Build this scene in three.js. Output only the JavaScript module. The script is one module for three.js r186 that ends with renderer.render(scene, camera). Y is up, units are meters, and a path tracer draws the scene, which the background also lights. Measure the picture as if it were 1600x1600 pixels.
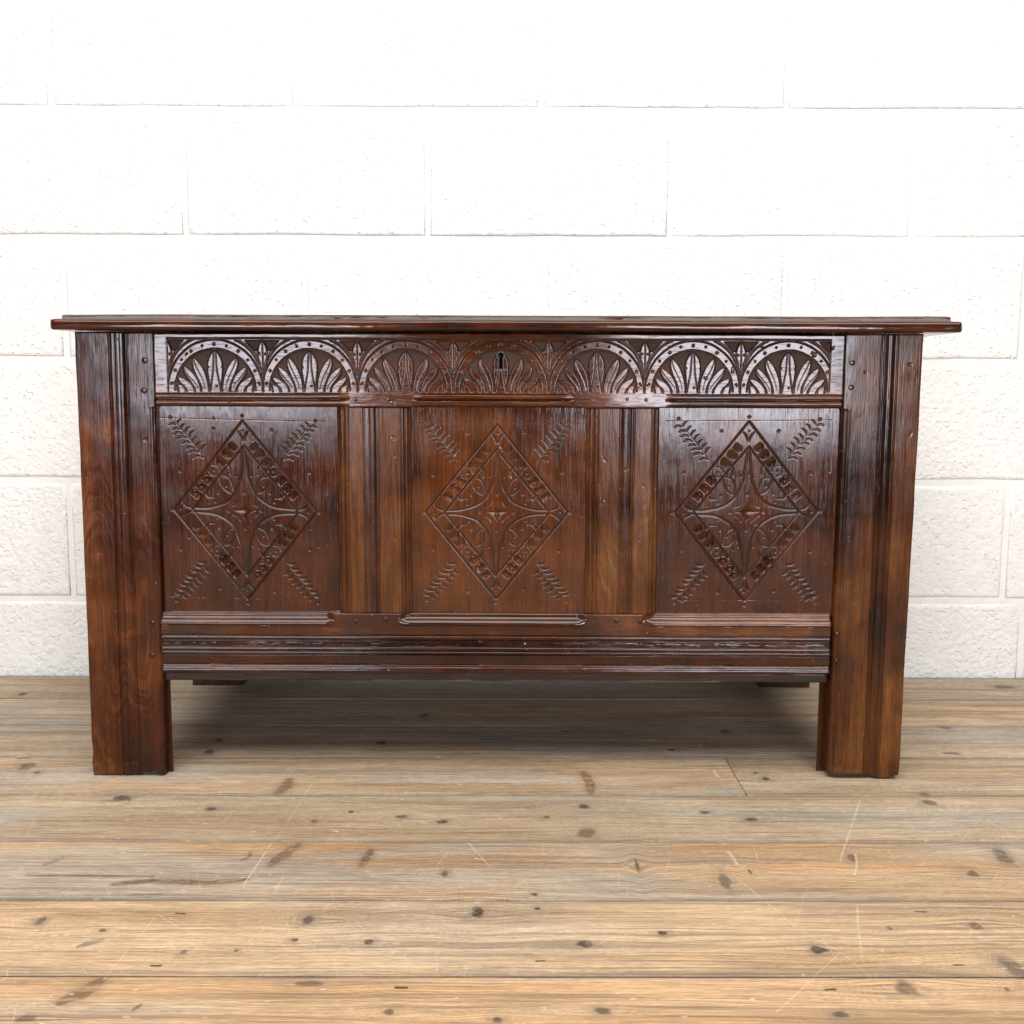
import * as THREE from 'three';
import { mergeGeometries } from 'three/addons/utils/BufferGeometryUtils.js';
import { RectAreaLightUniformsLib } from 'three/addons/lights/RectAreaLightUniformsLib.js';

// ------------------------------------------------------------------ camera, light, exposure
const scene = new THREE.Scene();
const camera = new THREE.PerspectiveCamera(51.9, 1, 0.05, 60);
camera.rotation.order = 'YXZ';
camera.position.set(0.0285, 0.632, 1.6608);
camera.rotation.set(-0.1166, 0.003, 0.0031);
const renderer = new THREE.WebGLRenderer({ antialias: true });
renderer.toneMapping = THREE.LinearToneMapping;
renderer.toneMappingExposure = 1;
renderer.shadowMap.enabled = true;
RectAreaLightUniformsLib.init();
scene.background = new THREE.Color(0.018, 0.0185, 0.02);          // pale surroundings of the studio
// three unseen lamps, added in place of windows and a skylight: [centre, aim, width, height, radiance, colour]
const ADDED_LAMPS = [
  { at: [-1.45, 0.92, 4.2], aim: [-0.5, 0.7, 0], w: 1.3, h: 0.85, power: 18, col: [0.90, 0.90, 1.0], label: 'added low wide softbox left of the camera, standing in for a window', stand: true },
  { at: [1.25, 0.86, 4.2], aim: [0.5, 0.7, 0], w: 1.3, h: 0.95, power: 20.5, col: [0.90, 0.90, 1.0], label: 'added low wide softbox right of the camera, standing in for a window', stand: true },
  { at: [0, 3.3, 1.5], aim: [0, 0.4, 0.15], w: 5.0, h: 2.2, power: 5.7, col: [1.0, 0.985, 0.955], label: 'added wide overhead softbox above the chest, standing in for a skylight', stand: false },
];

// ------------------------------------------------------------------ noise and helpers
function rng(seed) { let s = seed >>> 0; return () => { s = (s + 0x6d2b79f5) | 0; let t = Math.imul(s ^ (s >>> 15), 1 | s); t = (t + Math.imul(t ^ (t >>> 7), 61 | t)) ^ t; return ((t ^ (t >>> 14)) >>> 0) / 4294967296; }; }
const hash = (x, y, s) => { let h = Math.imul(x, 374761393) + Math.imul(y, 668265263) + Math.imul(s, 1274126177); h = Math.imul(h ^ (h >>> 13), 1274126177); return ((h ^ (h >>> 16)) >>> 0) / 4294967296; };
function vn(x, y, s) {
  const ix = Math.floor(x), iy = Math.floor(y); let fx = x - ix, fy = y - iy;
  fx = fx * fx * (3 - 2 * fx); fy = fy * fy * (3 - 2 * fy);
  const a = hash(ix, iy, s), b = hash(ix + 1, iy, s), c = hash(ix, iy + 1, s), d = hash(ix + 1, iy + 1, s);
  return a + (b - a) * fx + (c - a) * fy + (a - b - c + d) * fx * fy;
}
const fbm = (x, y, s, n = 4) => { let v = 0, a = 0.5, t = 0; for (let i = 0; i < n; i++) { v += a * vn(x, y, s + i); t += a; a *= 0.5; x = x * 2.03 + 5.1; y = y * 2.03 + 1.7; } return v / t; };
const clamp = (x, a = 0, b = 1) => Math.min(b, Math.max(a, x));
const sst = (a, b, x) => { const t = clamp((x - a) / (b - a)); return t * t * (3 - 2 * t); };
const lerp = (a, b, t) => a + (b - a) * t;
const mix3 = (a, b, t) => [a[0] + (b[0] - a[0]) * t, a[1] + (b[1] - a[1]) * t, a[2] + (b[2] - a[2]) * t];
const toS = (c) => { c = clamp(c); return 255 * (c <= 0.0031308 ? c * 12.92 : 1.055 * Math.pow(c, 1 / 2.4) - 0.055); };
const counts = {};
function named(o, name) { counts[name] = (counts[name] ?? -1) + 1; o.name = counts[name] ? name + '_' + String(counts[name]).padStart(3, '0') : name; return o; }
function put(name, geo, mat, parent) { const m = named(new THREE.Mesh(geo, mat), name); m.castShadow = m.receiveShadow = true; parent.add(m); return m; }
function group(name, parent) { const g = named(new THREE.Group(), name); parent.add(g); return g; }
function tex(data, w, h, srgb) {
  const t = new THREE.DataTexture(data, w, h, THREE.RGBAFormat);
  t.magFilter = THREE.LinearFilter; t.minFilter = THREE.LinearMipmapLinearFilter; t.generateMipmaps = true;
  if (srgb) t.colorSpace = THREE.SRGBColorSpace;
  t.needsUpdate = true; return t;
}
// colour + detail (red: relief, green: roughness) textures from fn(x, y) -> [r, g, b, relief, roughness]
function skin(x0, x1, y0, y1, res, fn, extra = {}, after) {
  const w = Math.min(2048, Math.max(8, Math.round((x1 - x0) / res))), h = Math.min(2048, Math.max(8, Math.round((y1 - y0) / res)));
  const F = new Float32Array(w * h * 5);
  for (let j = 0; j < h; j++) for (let i = 0; i < w; i++) {
    const c = fn(lerp(x0, x1, (i + 0.5) / w), lerp(y0, y1, (j + 0.5) / h)); F.set(c, (j * w + i) * 5);
  }
  if (after) after(F, w, h);
  const col = new Uint8Array(w * h * 4), det = new Uint8Array(w * h * 4);
  for (let k = 0; k < w * h; k++) {
    for (let c = 0; c < 3; c++) col[k * 4 + c] = toS(F[k * 5 + c]);
    det[k * 4] = 255 * clamp(F[k * 5 + 3]); det[k * 4 + 1] = 255 * clamp(F[k * 5 + 4]); det[k * 4 + 3] = col[k * 4 + 3] = 255;
  }
  const map = tex(col, w, h, true), d = tex(det, w, h, false);
  map.wrapS = d.wrapS = map.wrapT = d.wrapT = THREE.MirroredRepeatWrapping;
  return new THREE.MeshPhysicalMaterial({ map, roughnessMap: d, bumpMap: d, roughness: 1, metalness: 0, bumpScale: 0.00012, ...extra });
}

// ------------------------------------------------------------------ floor
const KNOTS = [ [-.790,-.048,.016,.021,2],[-.582,.090,.021,.015,1],[-.431,.131,.011,.009,1],[-.217,.141,.006,.006,1],[-.267,.177,.007,.006,0],[-.141,.159,.011,.008,0],[-.078,.177,.011,.008,1],[-.539,.467,.006,.011,2],[-.457,.491,.005,.005,1],[-.348,.538,.005,.006,2],[-.220,.467,.009,.012,1],[-.227,.512,.006,.005,1],[-.141,.517,.007,.008,1],[-.019,.447,.009,.016,1],[-.064,.345,.005,.011,2],[-.196,.601,.017,.006,2],[-.468,.665,.011,.007,2],[-.104,.653,.007,.007,1],[.008,.666,.006,.007,1],[-.503,-.182,.008,.010,1],[-.503,-.121,.009,.013,1],[-.209,-.168,.009,.009,1],[-.145,-.330,.010,.012,1],[.135,.120,.012,.011,1],[.076,.161,.006,.006,1],[.314,.142,.008,.007,0],[.380,.167,.010,.009,1],[.131,.219,.016,.020,2],[.440,.002,.008,.009,1],[.430,-.024,.004,.006,1],[.673,.070,.011,.012,2],[.668,.101,.015,.013,2],[.693,.290,.011,.030,2],[.630,.344,.010,.011,0],[.191,.319,.003,.025,0],[.299,.365,.009,.023,2],[.486,.296,.007,.016,2],[.338,.338,.003,.011,0],[.200,.495,.007,.006,1],[.105,.520,.010,.009,1],[.372,.532,.011,.011,1],[.470,.484,.004,.005,2],[.574,.478,.010,.010,2],[.577,.570,.016,.026,2],[.052,.401,.006,.004,1],[.054,.438,.004,.004,1],[.442,.608,.016,.016,2],[.115,.651,.010,.008,0],[.359,.657,.011,.007,0],[.549,.611,.004,.005,0],[-.989,-.466,.012,.012,1],[.688,-.361,.009,.008,2],[.737,-.286,.010,.006,1],[.843,-.261,.015,.013,2],[.797,-.120,.022,.010,2],[.685,-.119,.007,.005,1],[1.083,-.533,.028,.019,2],[.307,-.134,.007,.007,1],[.423,-.237,.010,.009,1],[.125,-.233,.010,.007,1],[-.760,-.019,.007,.009,2],[-.507,.419,.004,.002,0],[-.289,.536,.003,.003,0] ];
const SPIKES = [ [-.338,.011,-.344,.074,0.0101,0],[-.274,.256,-.299,.320,0.0087,1],[-.170,.275,-.177,.322,0.0066,1],[-.443,.633,-.420,.598,0.0110,0],[-.599,.319,-.584,.299,0.0051,2],[-.470,.527,-.450,.512,0.0049,2],[.144,-.023,.148,.068,0.0088,0],[-.360,.640,-.365,.650,0.0020,1],[-.335,.281,-.341,.307,0.0026,0],[-.374,.567,-.364,.567,0.0017,3],[-.384,.450,-.372,.452,0.0012,3],[-.101,.609,-.089,.609,0.0020,3],[.050,.557,.059,.556,0.0013,3],[.356,.612,.366,.611,0.0016,3],[.516,.444,.528,.445,0.0014,3],[.512,.564,.523,.564,0.0013,3],[-.488,.375,-.434,.363,0.0043,1],[-.442,.365,-.361,.372,0.0056,1],[-.370,.372,-.319,.361,0.0049,1],[-.610,.351,-.442,.353,0.0019,1],[-.460,.405,-.417,.402,0.0018,1],[-.823,-.085,-.803,-.088,0.0020,3] ];
const SCRATCHES = [ [-.297,.019,-.321,.384,0.0014,0.80],[-.406,.458,-.417,.597,0.0010,0.80],[-.611,.164,-.611,.221,0.0011,0.50],[-.682,.165,-.664,.238,0.0011,0.50],[-.575,.460,-.551,.533,0.0009,0.60],[-.479,-.002,-.313,-.012,0.0013,0.80],[-.313,-.012,-.145,-.026,0.0010,0.60],[.254,.189,.269,.244,0.0014,0.70],[.312,.342,.361,.489,0.0013,0.70],[.361,.489,.395,.538,0.0011,0.80],[.395,.538,.423,.614,0.0009,0.60],[.450,.427,.415,.551,0.0024,0.35],[.566,.090,.464,.312,0.0024,0.40],[.395,.538,.291,.655,0.0010,0.70],[.383,.503,.385,.552,0.0009,0.70],[.398,.527,.450,.514,0.0007,0.60],[.401,.385,.356,.485,0.0012,0.35],[.321,.274,.325,.319,0.0037,0.30],[-.039,.247,-.005,.328,0.0016,0.60],[.439,-.004,.521,-.034,0.0009,0.60],[-.145,.318,-.106,.364,0.0008,0.40],[-.162,.382,-.134,.412,0.0007,0.40],[.495,.282,.472,.349,0.0021,0.60],[.399,.474,.419,.435,0.0007,0.50],[.362,-.035,.364,.000,0.0032,0.70],[.355,-.221,.360,-.132,0.0018,0.55],[.024,-.262,.106,-.207,0.0014,0.50],[.106,-.207,.299,-.199,0.0014,0.50],[-.165,-.222,.036,-.258,0.0011,0.40],[.413,-.132,.463,-.126,0.0027,0.70],[-.392,.339,-.371,.393,0.0010,0.40],[-.104,.147,-.078,.177,0.0012,0.45],[.410,.011,.566,-.095,0.0009,0.40] ];
const BUTT = 0.393, PITCH = 0.1705, FLOOR_TURN = 0.0068;
const floor = group('floor', scene); floor.userData.kind = 'structure'; floor.rotation.y = FLOOR_TURN;
const seams = []; for (let i = -5; i <= 18; i++) seams.push(0.0755 + PITCH * (i - 4));
// tones of the boards in view, from the wall forwards: [base, streak]
const TONES = [
  [[0.426, 0.332, 0.238], [0.340, 0.273, 0.197]], [[0.486, 0.356, 0.232], [0.400, 0.296, 0.197]], [[0.461, 0.350, 0.238], [0.377, 0.296, 0.208]],
  [[0.450, 0.327, 0.208], [0.377, 0.261, 0.156]], [[0.437, 0.332, 0.220], [0.365, 0.278, 0.186]], [[0.461, 0.327, 0.203], [0.461, 0.273, 0.134]],
  [[0.535, 0.382, 0.238], [0.498, 0.327, 0.186]], [[0.547, 0.382, 0.232], [0.511, 0.308, 0.156]],
];
function boardSkin(k, z0, hw, tone) {
  const S = 40 + k * 17, [base, streak] = tone, cut = 0.03 + (hash(k, 3, 9) - 0.5) * 0.1, deep = mix3(streak, [0.22, 0.10, 0.035], 0.35), grey = [0.36, 0.315, 0.255];
  const near = KNOTS.filter((q) => q[1] > z0 - 0.02 && q[1] < z0 + PITCH + 0.02 && q[4] !== 2), nearAll = KNOTS.filter((q) => q[1] > z0 - 0.05 && q[1] < z0 + PITCH + 0.05);
  const spikes = SPIKES.filter((q) => Math.min(q[1], q[3]) > z0 - 0.03 && Math.max(q[1], q[3]) < z0 + PITCH + 0.03);
  const cathedral = k === 7 ? 1 : 0.25;
  return skin(-hw, hw, 0, PITCH, (2 * hw) / 2048, (x, y) => {
    const z = z0 + PITCH - y;                                     // y runs away from the camera
    let warp = 0.016 * (fbm(x * 1.3, y * 5, S, 3) - 0.5) + 0.004 * (fbm(x * 6, y * 30, S + 5, 2) - 0.5), core = 0, halo = 0;
    for (const q of nearAll) {
      const dx = (x - q[0]) / q[2], dz = (z - q[1]) / q[3], r2 = dx * dx + dz * dz;
      if (r2 > 60) continue;
      warp += 0.5 * q[3] * Math.sign(dz || 1) * Math.exp(-((dx / 4.5) ** 2)) * Math.exp(-Math.abs(dz) * 0.35) * 1.3;
      const e = Math.sqrt(r2) + 0.75 * (fbm(x * 120, z * 90, S + 9, 3) - 0.5);
      const kc = q[4] === 1 ? 0.95 : q[4] === 0 ? 0.72 : 0.62;
      core = Math.max(core, kc * sst(1.05, 0.5, e)); halo = Math.max(halo, 0.6 * sst(3.0, 0.6, e));
      if (q[4] === 1 && e < 0.9) core *= 0.65 + 0.5 * fbm(x * 200, z * 160, S + 19, 2);
    }
    const t = y + warp - cut * 0.2;
    const wide = cathedral * 0.06 * (fbm(x * 2.2, y * 9, S + 11, 3) - 0.5);
    const ring = (t + wide) * 150 + 2.0 * fbm(x * 0.8, y * 14, S + 2, 2);
    let late = ring - Math.floor(ring); late = sst(0.25, 0.95, late) * sst(1.0, 0.95, late);
    const fibre = fbm(x * 26, t * 1500, S + 3, 3), fine = vn(x * 120, t * 3800, S + 4), band = fbm(x * 0.9, t * 26, S + 6, 4), cloud = fbm(x * 7, y * 22, S + 7, 4);
    let c = mix3(base, streak, clamp(0.95 * sst(0.35, 0.75, band) + 0.12 * (late - 0.5)));
    c = mix3(c, deep, clamp(late * (0.16 + 0.34 * cathedral) * sst(0.35, 0.65, fbm(x * 2, y * 12, S + 8, 3))));
    if (k === 5) c = mix3(c, [0.52, 0.265, 0.10], 0.55 * sst(0.028, 0.0, Math.abs(y - 0.098 + 0.01 * Math.sin(x * 3))) * (0.5 + 0.5 * fibre));
    if (k === 3) c = mix3(c, [0.50, 0.25, 0.10], 0.4 * sst(0.012, 0.0, Math.abs(y - 0.085 - 0.012 * x)) * sst(0.45, 0.25, Math.abs(x + 0.05)));
    c = mix3(c, [0.30, 0.185, 0.095], 0.55 * sst(0.50, 0.72, fbm(x * 2.4 + 3, y * 24, S + 20, 4)));
    c = mix3(c, grey, 0.75 * sst(0.48, 0.72, fbm(x * 2.1 + 9, y * 11, S + 10, 4)) * (k < 6 ? 1 : 0.45));
    let f = 0.50 + 0.98 * fibre + 0.42 * (fine - 0.5) + 0.30 * (cloud - 0.5);
    const dark = sst(0.62, 0.76, fbm(x * 5, t * 420, S + 12, 3));    // short dark grain lines
    c = [c[0] * f, c[1] * f, c[2] * f]; c = mix3(c, [0.16, 0.10, 0.06], dark * 0.6);
    c = mix3(c, [0.19, 0.135, 0.09], 0.55 * sst(0.55, 0.78, fbm(x * 1.8, t * 110, S + 18, 4)));
    c = mix3(c, [0.20, 0.155, 0.115], halo * sst(0.3, 0.75, fbm(x * 60, z * 90, S + 13, 3)));
    c = mix3(c, [0.065, 0.04, 0.028], core);
    for (const q of spikes) {
      const ax = q[2] - q[0], az = q[3] - q[1], L = ax * ax + az * az, u = clamp(((x - q[0]) * ax + (z - q[1]) * az) / L), wq = q[4] * (q[5] === 3 ? 1 : 0.45 + 0.75 * Math.sin(Math.PI * clamp(0.12 + u * 0.8)));
      const bow = q[5] === 0 ? 0.004 * Math.sin(Math.PI * u) : 0, d = Math.hypot(x - q[0] - ax * u - bow, (z - q[1] - az * u) * 0.8) / wq + 0.5 * (fbm(x * 240, z * 160, S + 14, 2) - 0.5);
      const tint = q[5] === 3 ? [0.02, 0.018, 0.016] : q[5] === 0 ? [0.13, 0.055, 0.025] : q[5] === 1 ? [0.075, 0.042, 0.03] : [0.2, 0.165, 0.13];
      c = mix3(c, tint, 0.85 * sst(1.15, 0.55, d) * (q[5] === 3 ? 1 : 0.35 + 0.65 * sst(0.2, 0.6, fbm(x * 60, z * 260, S + 15, 3))));
      if (q[5] < 2) c = mix3(c, [0.24, 0.15, 0.09], 0.35 * sst(2.4, 1.0, d));
    }
    const edge = Math.min(y, PITCH - y);                            // grime caught along the joints, broken up
    c = mix3(c, [0.16, 0.135, 0.11], 0.7 * sst(0.010, 0.0, edge + 0.007 * (fbm(x * 14, y * 60, S + 16, 3) - 0.35)));
    return [c[0], c[1], c[2], 0.35 + 0.5 * fibre - 0.25 * late - core * 0.2, 0.62 + 0.2 * cloud + 0.08 * fibre];
  }, { bumpScale: 0.00035, specularIntensity: 0.6 }, (F, w, h) => {
    const rnd = rng(900 + k), sx = w / (2 * hw), sy = h / PITCH;
    const line = (xa, za, xb, zb, wd, str) => {                     // a scratch through the dirt into pale wood
      const n = Math.ceil(Math.hypot((xb - xa) * sx, (zb - za) * sy) * 1.5) + 1, px = Math.max(0.6, wd * sx * 0.75), py = Math.max(0.6, wd * sy * 0.75);
      for (let i = 0; i <= n; i++) {
        const u = i / n, jx = (xa + (xb - xa) * u + hw) * sx, jy = (z0 + PITCH - (za + (zb - za) * u)) * sy, g = str * (0.1 + 0.95 * vn(u * 22, wd * 1e5, k)) * (0.5 + 0.6 * vn(u * 4, wd * 2e5, k)) * sst(0, 0.08, u) * sst(1, 0.92, u);
        for (let yy = Math.floor(jy - py); yy <= jy + py; yy++) for (let xx = Math.floor(jx - px); xx <= jx + px; xx++) {
          if (xx < 0 || yy < 0 || xx >= w || yy >= h) continue;
          const m = clamp(g * clamp(1.3 - Math.hypot((xx - jx) / px, (yy - jy) / py))) * 0.5, o = (yy * w + xx) * 5;
          F[o] = lerp(F[o], 0.70, m); F[o + 1] = lerp(F[o + 1], 0.57, m); F[o + 2] = lerp(F[o + 2], 0.42, m); F[o + 3] = lerp(F[o + 3], 0.1, m * 0.5); F[o + 4] = lerp(F[o + 4], 0.7, m);
        }
      }
    };
    for (const q of SCRATCHES) if (Math.min(q[1], q[3]) < z0 + PITCH && Math.max(q[1], q[3]) > z0) {
      const mx = (q[0] + q[2]) / 2 + (rnd() - 0.5) * 0.006, mz = (q[1] + q[3]) / 2 + (rnd() - 0.5) * 0.006;
      line(q[0], q[1], mx, mz, q[4], q[5]); line(mx, mz, q[2], q[3], q[4], q[5]);
    }
    for (let i = 0; i < 2200; i++) {
      const x = (rnd() * 2 - 1) * hw, z = z0 + rnd() * PITCH, a = rnd() < 0.45 ? (rnd() - 0.5) * 0.5 : rnd() * Math.PI, L = 0.006 + 0.05 * rnd() ** 3;
      if (fbm(x * 3, z * 6, 77, 2) < 0.40 + 0.2 * rnd()) continue;
      line(x, z, x + Math.cos(a) * L, z + Math.sin(a) * L, 0.0004 + 0.0007 * rnd(), 0.2 + 0.7 * rnd() ** 2);
    }
    for (let i = 0; i < 60; i++) { const x = (rnd() * 2 - 1) * hw, z = z0 + rnd() * PITCH, L = 0.002 + 0.006 * rnd(); line(x, z, x + L, z + (rnd() - 0.5) * 0.004, 0.0012 + 0.0014 * rnd(), 0.3 + 0.5 * rnd()); }
  });
}
// a board with eased long edges: x along, y up, z across
function boardGeo(x0, x1, zf, zb, top, hw, zr) {
  const e = 0.0014, prof = [[zf, -0.02], [zf, top - e], [zf - e * 0.8, top], [zb + e * 0.8, top], [zb, top - e], [zb, -0.02]], pos = [], uv = [], idx = [];
  const U = (x) => (x + hw) / (2 * hw), V = (z) => (zr + PITCH - z) / PITCH;
  for (let i = 0; i < 5; i++) {
    const b = pos.length / 3;
    for (const x of [x0, x1]) for (const p of [prof[i], prof[i + 1]]) { pos.push(x, p[1], p[0]); uv.push(U(x), V(p[0])); }
    idx.push(b, b + 2, b + 3, b, b + 3, b + 1);
  }
  for (const x of [x0, x1]) { const b = pos.length / 3; for (const p of prof) { pos.push(x, p[1], p[0]); uv.push(U(x), V(p[0])); } for (let i = 1; i < 5; i++) x === x0 ? idx.push(b, b + i, b + i + 1) : idx.push(b, b + i + 1, b + i); }
  const g = new THREE.BufferGeometry();
  g.setAttribute('position', new THREE.Float32BufferAttribute(pos, 3)); g.setAttribute('uv', new THREE.Float32BufferAttribute(uv, 2)); g.setIndex(idx);
  const f = g.toNonIndexed(); f.computeVertexNormals(); return f;
}
const shown = [];
for (let i = 0; i < seams.length; i++) {
  const zr = seams[i], zf = zr + PITCH - 0.0015, zb = zr + 0.0015, k = i - 5;       // k: 0 is the board at the wall
  if (k < 0) continue;
  const hw = lerp(1.35, 0.64, clamp((zr + 0.6) / 1.2)), top = -0.0006 * hash(i, 1, 5);
  let m;
  if (k >= 0 && k < 8) { m = boardSkin(k, zr, hw, TONES[k]); shown[k] = [m, hw, zr]; } else { m = shown[((k + 16) % 3) + 5]?.[0]; }
  if (!m) { m = boardSkin(20, zr, 1.3, TONES[0]); shown[k] = [m, 1.3, zr]; }
  const q = shown[k] ?? shown[((k + 16) % 3) + 5], shift = k >= 8 ? 0.37 * k : 0;
  const piece = (a, b, mat, dy) => { const g = boardGeo(a, b, zf, zb, top + dy, q[1], zr); if (shift) { const u = g.attributes.uv; for (let n = 0; n < u.count; n++) u.setX(n, u.getX(n) + shift); } put('floorboard', g, mat, floor); };
  if (k === 3) {
    const m2 = boardSkin(30, zr, hw, [[0.42, 0.32, 0.215], [0.36, 0.28, 0.195]]);
    piece(-3, BUTT - 0.0008, m, 0); piece(BUTT + 0.0008, 3, m2, -0.0004);
  } else piece(-3, 3, m, 0);
}
put('subfloor', new THREE.BoxGeometry(6, 0.03, 4.2).translate(0, -0.036, 1.35), new THREE.MeshStandardMaterial({ color: 0x4a4136, roughness: 0.95 }), floor);

// ------------------------------------------------------------------ painted block wall
const wall = group('wall', scene); wall.userData.kind = 'structure'; wall.position.z = -0.6171; wall.rotation.y = 0.0054;
function plaster(seed, amp, coarse) {
  const N = 1024, size = 0.55, d = new Uint8Array(N * N * 4), c = new Uint8Array(N * N * 4);
  const per = (x, y, f, s) => {                                     // noise that tiles
    const px = x * f, py = y * f, ix = Math.floor(px), iy = Math.floor(py); let fx = px - ix, fy = py - iy; fx = fx * fx * (3 - 2 * fx); fy = fy * fy * (3 - 2 * fy);
    const H = (a, b) => hash(((a % f) + f) % f, ((b % f) + f) % f, s);
    return lerp(lerp(H(ix, iy), H(ix + 1, iy), fx), lerp(H(ix, iy + 1), H(ix + 1, iy + 1), fx), fy);
  };
  for (let j = 0; j < N; j++) for (let i = 0; i < N; i++) {
    const x = i / N, y = j / N;
    const lump = 0.55 * per(x, y, 70, seed) + 0.3 * per(x, y, 140, seed + 1) + 0.15 * per(x, y, 280, seed + 2), broad = per(x, y, 9, seed + 3);
    const pit = sst(0.66 - coarse, 0.9 - coarse, per(x, y, 90, seed + 4)) * sst(0.4, 0.7, per(x, y, 160, seed + 5));
    const h = 0.5 + amp * (lump - 0.5) - 0.62 * pit * (0.35 + 0.65 * broad), o = (j * N + i) * 4, grit = 0.985 + 0.03 * (per(x, y, 40, seed + 6) - 0.5);
    d[o] = 255 * clamp(h); d[o + 1] = 190; d[o + 3] = c[o + 3] = 255;
    c[o] = 255 * Math.min(1, grit); c[o + 1] = 254 * Math.min(1, grit); c[o + 2] = 251 * Math.min(1, grit);
  }
  const D = tex(d, N, N, false), C = tex(c, N, N, true);
  D.wrapS = D.wrapT = C.wrapS = C.wrapT = THREE.RepeatWrapping; D.repeat.set(1 / size, 1 / size); C.repeat.set(1 / size, 1 / size);
  return (bump) => new THREE.MeshStandardMaterial({ color: new THREE.Color(0.775, 0.772, 0.752), map: C, bumpMap: D, bumpScale: bump, roughness: 0.62 });
}
const pA = plaster(11, 0.5, 0.0), pB = plaster(31, 0.9, 0.06);
const PAINT = [pA(0.0022), pA(0.0028), pB(0.0019), pB(0.0023)], mortarMat = pA(0.0007);
function blockGeo(x0, x1, y0, y1, seed) {
  const R = rng(seed), nx = 8, ny = 4, front = 0.0, e = 0.009, pos = [], uv = [], idx = [], j = () => (R() - 0.5) * 0.0028;
  // outline with slightly crooked edges; rows: back rim, face rim, flat face
  const tilt = (R() - 0.5) * 0.0016, prd = 0.0012 * R();
  const side = []; const P = (x, y) => side.push([x, y]);
  const c = [j(), j(), j(), j()];
  for (let i = 0; i < nx; i++) P(lerp(x0, x1, i / nx) + (i ? 0 : c[0]), y0 + j() * 0.8 + (i ? 0 : c[1]));
  for (let i = 0; i < ny; i++) P(x1 + j() * 0.8, lerp(y0, y1, i / ny));
  for (let i = 0; i < nx; i++) P(lerp(x1, x0, i / nx) + (i ? 0 : c[2]), y1 + j() * 0.8);
  for (let i = 0; i < ny; i++) P(x0 + j() * 0.8, lerp(y1, y0, i / ny) + (i ? 0 : c[3]));
  const cx = (x0 + x1) / 2, cy = (y0 + y1) / 2, n = side.length, ox = R(), oy = R();
  const ring = (inset, z) => { for (const [x, y] of side) { const X = x - Math.sign(x - cx) * Math.min(inset, Math.abs(x - cx)), Y = y - Math.sign(y - cy) * Math.min(inset, Math.abs(y - cy)); pos.push(X, Y, z + (z > -0.003 ? tilt * (y - cy) / (y1 - y0) : 0)); uv.push(X + ox, Y + oy); } };
  ring(0, -0.012); ring(0, -0.0034 + prd); ring(e * 0.4, -0.0010 + prd); ring(e, front + prd);
  for (let r = 0; r < 3; r++) for (let i = 0; i < n; i++) { const a = r * n + i, b = r * n + (i + 1) % n; idx.push(a, b, b + n, a, b + n, a + n); }
  pos.push(cx, cy, front + prd); uv.push(cx + ox, cy + oy); for (let i = 0; i < n; i++) idx.push(3 * n + i, 3 * n + (i + 1) % n, 4 * n);
  const g = new THREE.BufferGeometry(); g.setAttribute('position', new THREE.Float32BufferAttribute(pos, 3)); g.setAttribute('uv', new THREE.Float32BufferAttribute(uv, 2)); g.setIndex(idx); g.computeVertexNormals(); return g;
}
{
  const g = new THREE.BoxGeometry(4.6, 2.4, 0.1).translate(0, 1.2 - 0.02, -0.0524); const u = g.attributes.uv, p = g.attributes.position; for (let i = 0; i < u.count; i++) u.setXY(i, p.getX(i), p.getY(i));
  put('mortar', g, mortarMat, wall);
  // joint heights under each course, and where the upright joints fall
  const beds = [-0.015, 0.1765, 0.437, 0.6965, 0.952, 1.214, 1.475, 1.737, 2.0], off = [0, 0.08, -0.1685, 0.0905, -0.158, 0.081, -0.16, 0.08];
  const foot = [-2.15, -1.64, -1.13, -0.62, -0.11, 0.12, 0.63, 1.15, 1.66, 2.17];
  const rough = (r, x) => { const h = hash(r, Math.round(x * 50), 3); return r === 0 ? 3 : h < 0.35 ? 0 : h < 0.65 ? 1 : h < 0.88 ? 2 : 3; };
  for (let r = 0; r < beds.length - 1; r++) for (let i = 0; i < 10; i++) {
    const x0 = r ? off[r] + 0.5115 * (i - 5) : foot[i], x1 = r ? x0 + 0.5115 : foot[i + 1]; if (!(x1 > -2.25 && x0 < 2.25)) continue;
    put('block', blockGeo(x0 + 0.0055, x1 - 0.0055, beds[r] + (r ? 0.001 : 0), beds[r + 1] - 0.013, 100 + r * 31 + i), PAINT[rough(r, x0)], wall);
  }
}

// ------------------------------------------------------------------ carved oak chest
const chest = group('carved_chest', scene);
chest.userData = { label: 'dark carved oak chest with three lozenge panels on floorboards before the white wall', category: 'chest' };
const WAX = { specularIntensity: 0.85, ior: 1.5 }, SATIN = { specularIntensity: 0.62, ior: 1.5 };

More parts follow.
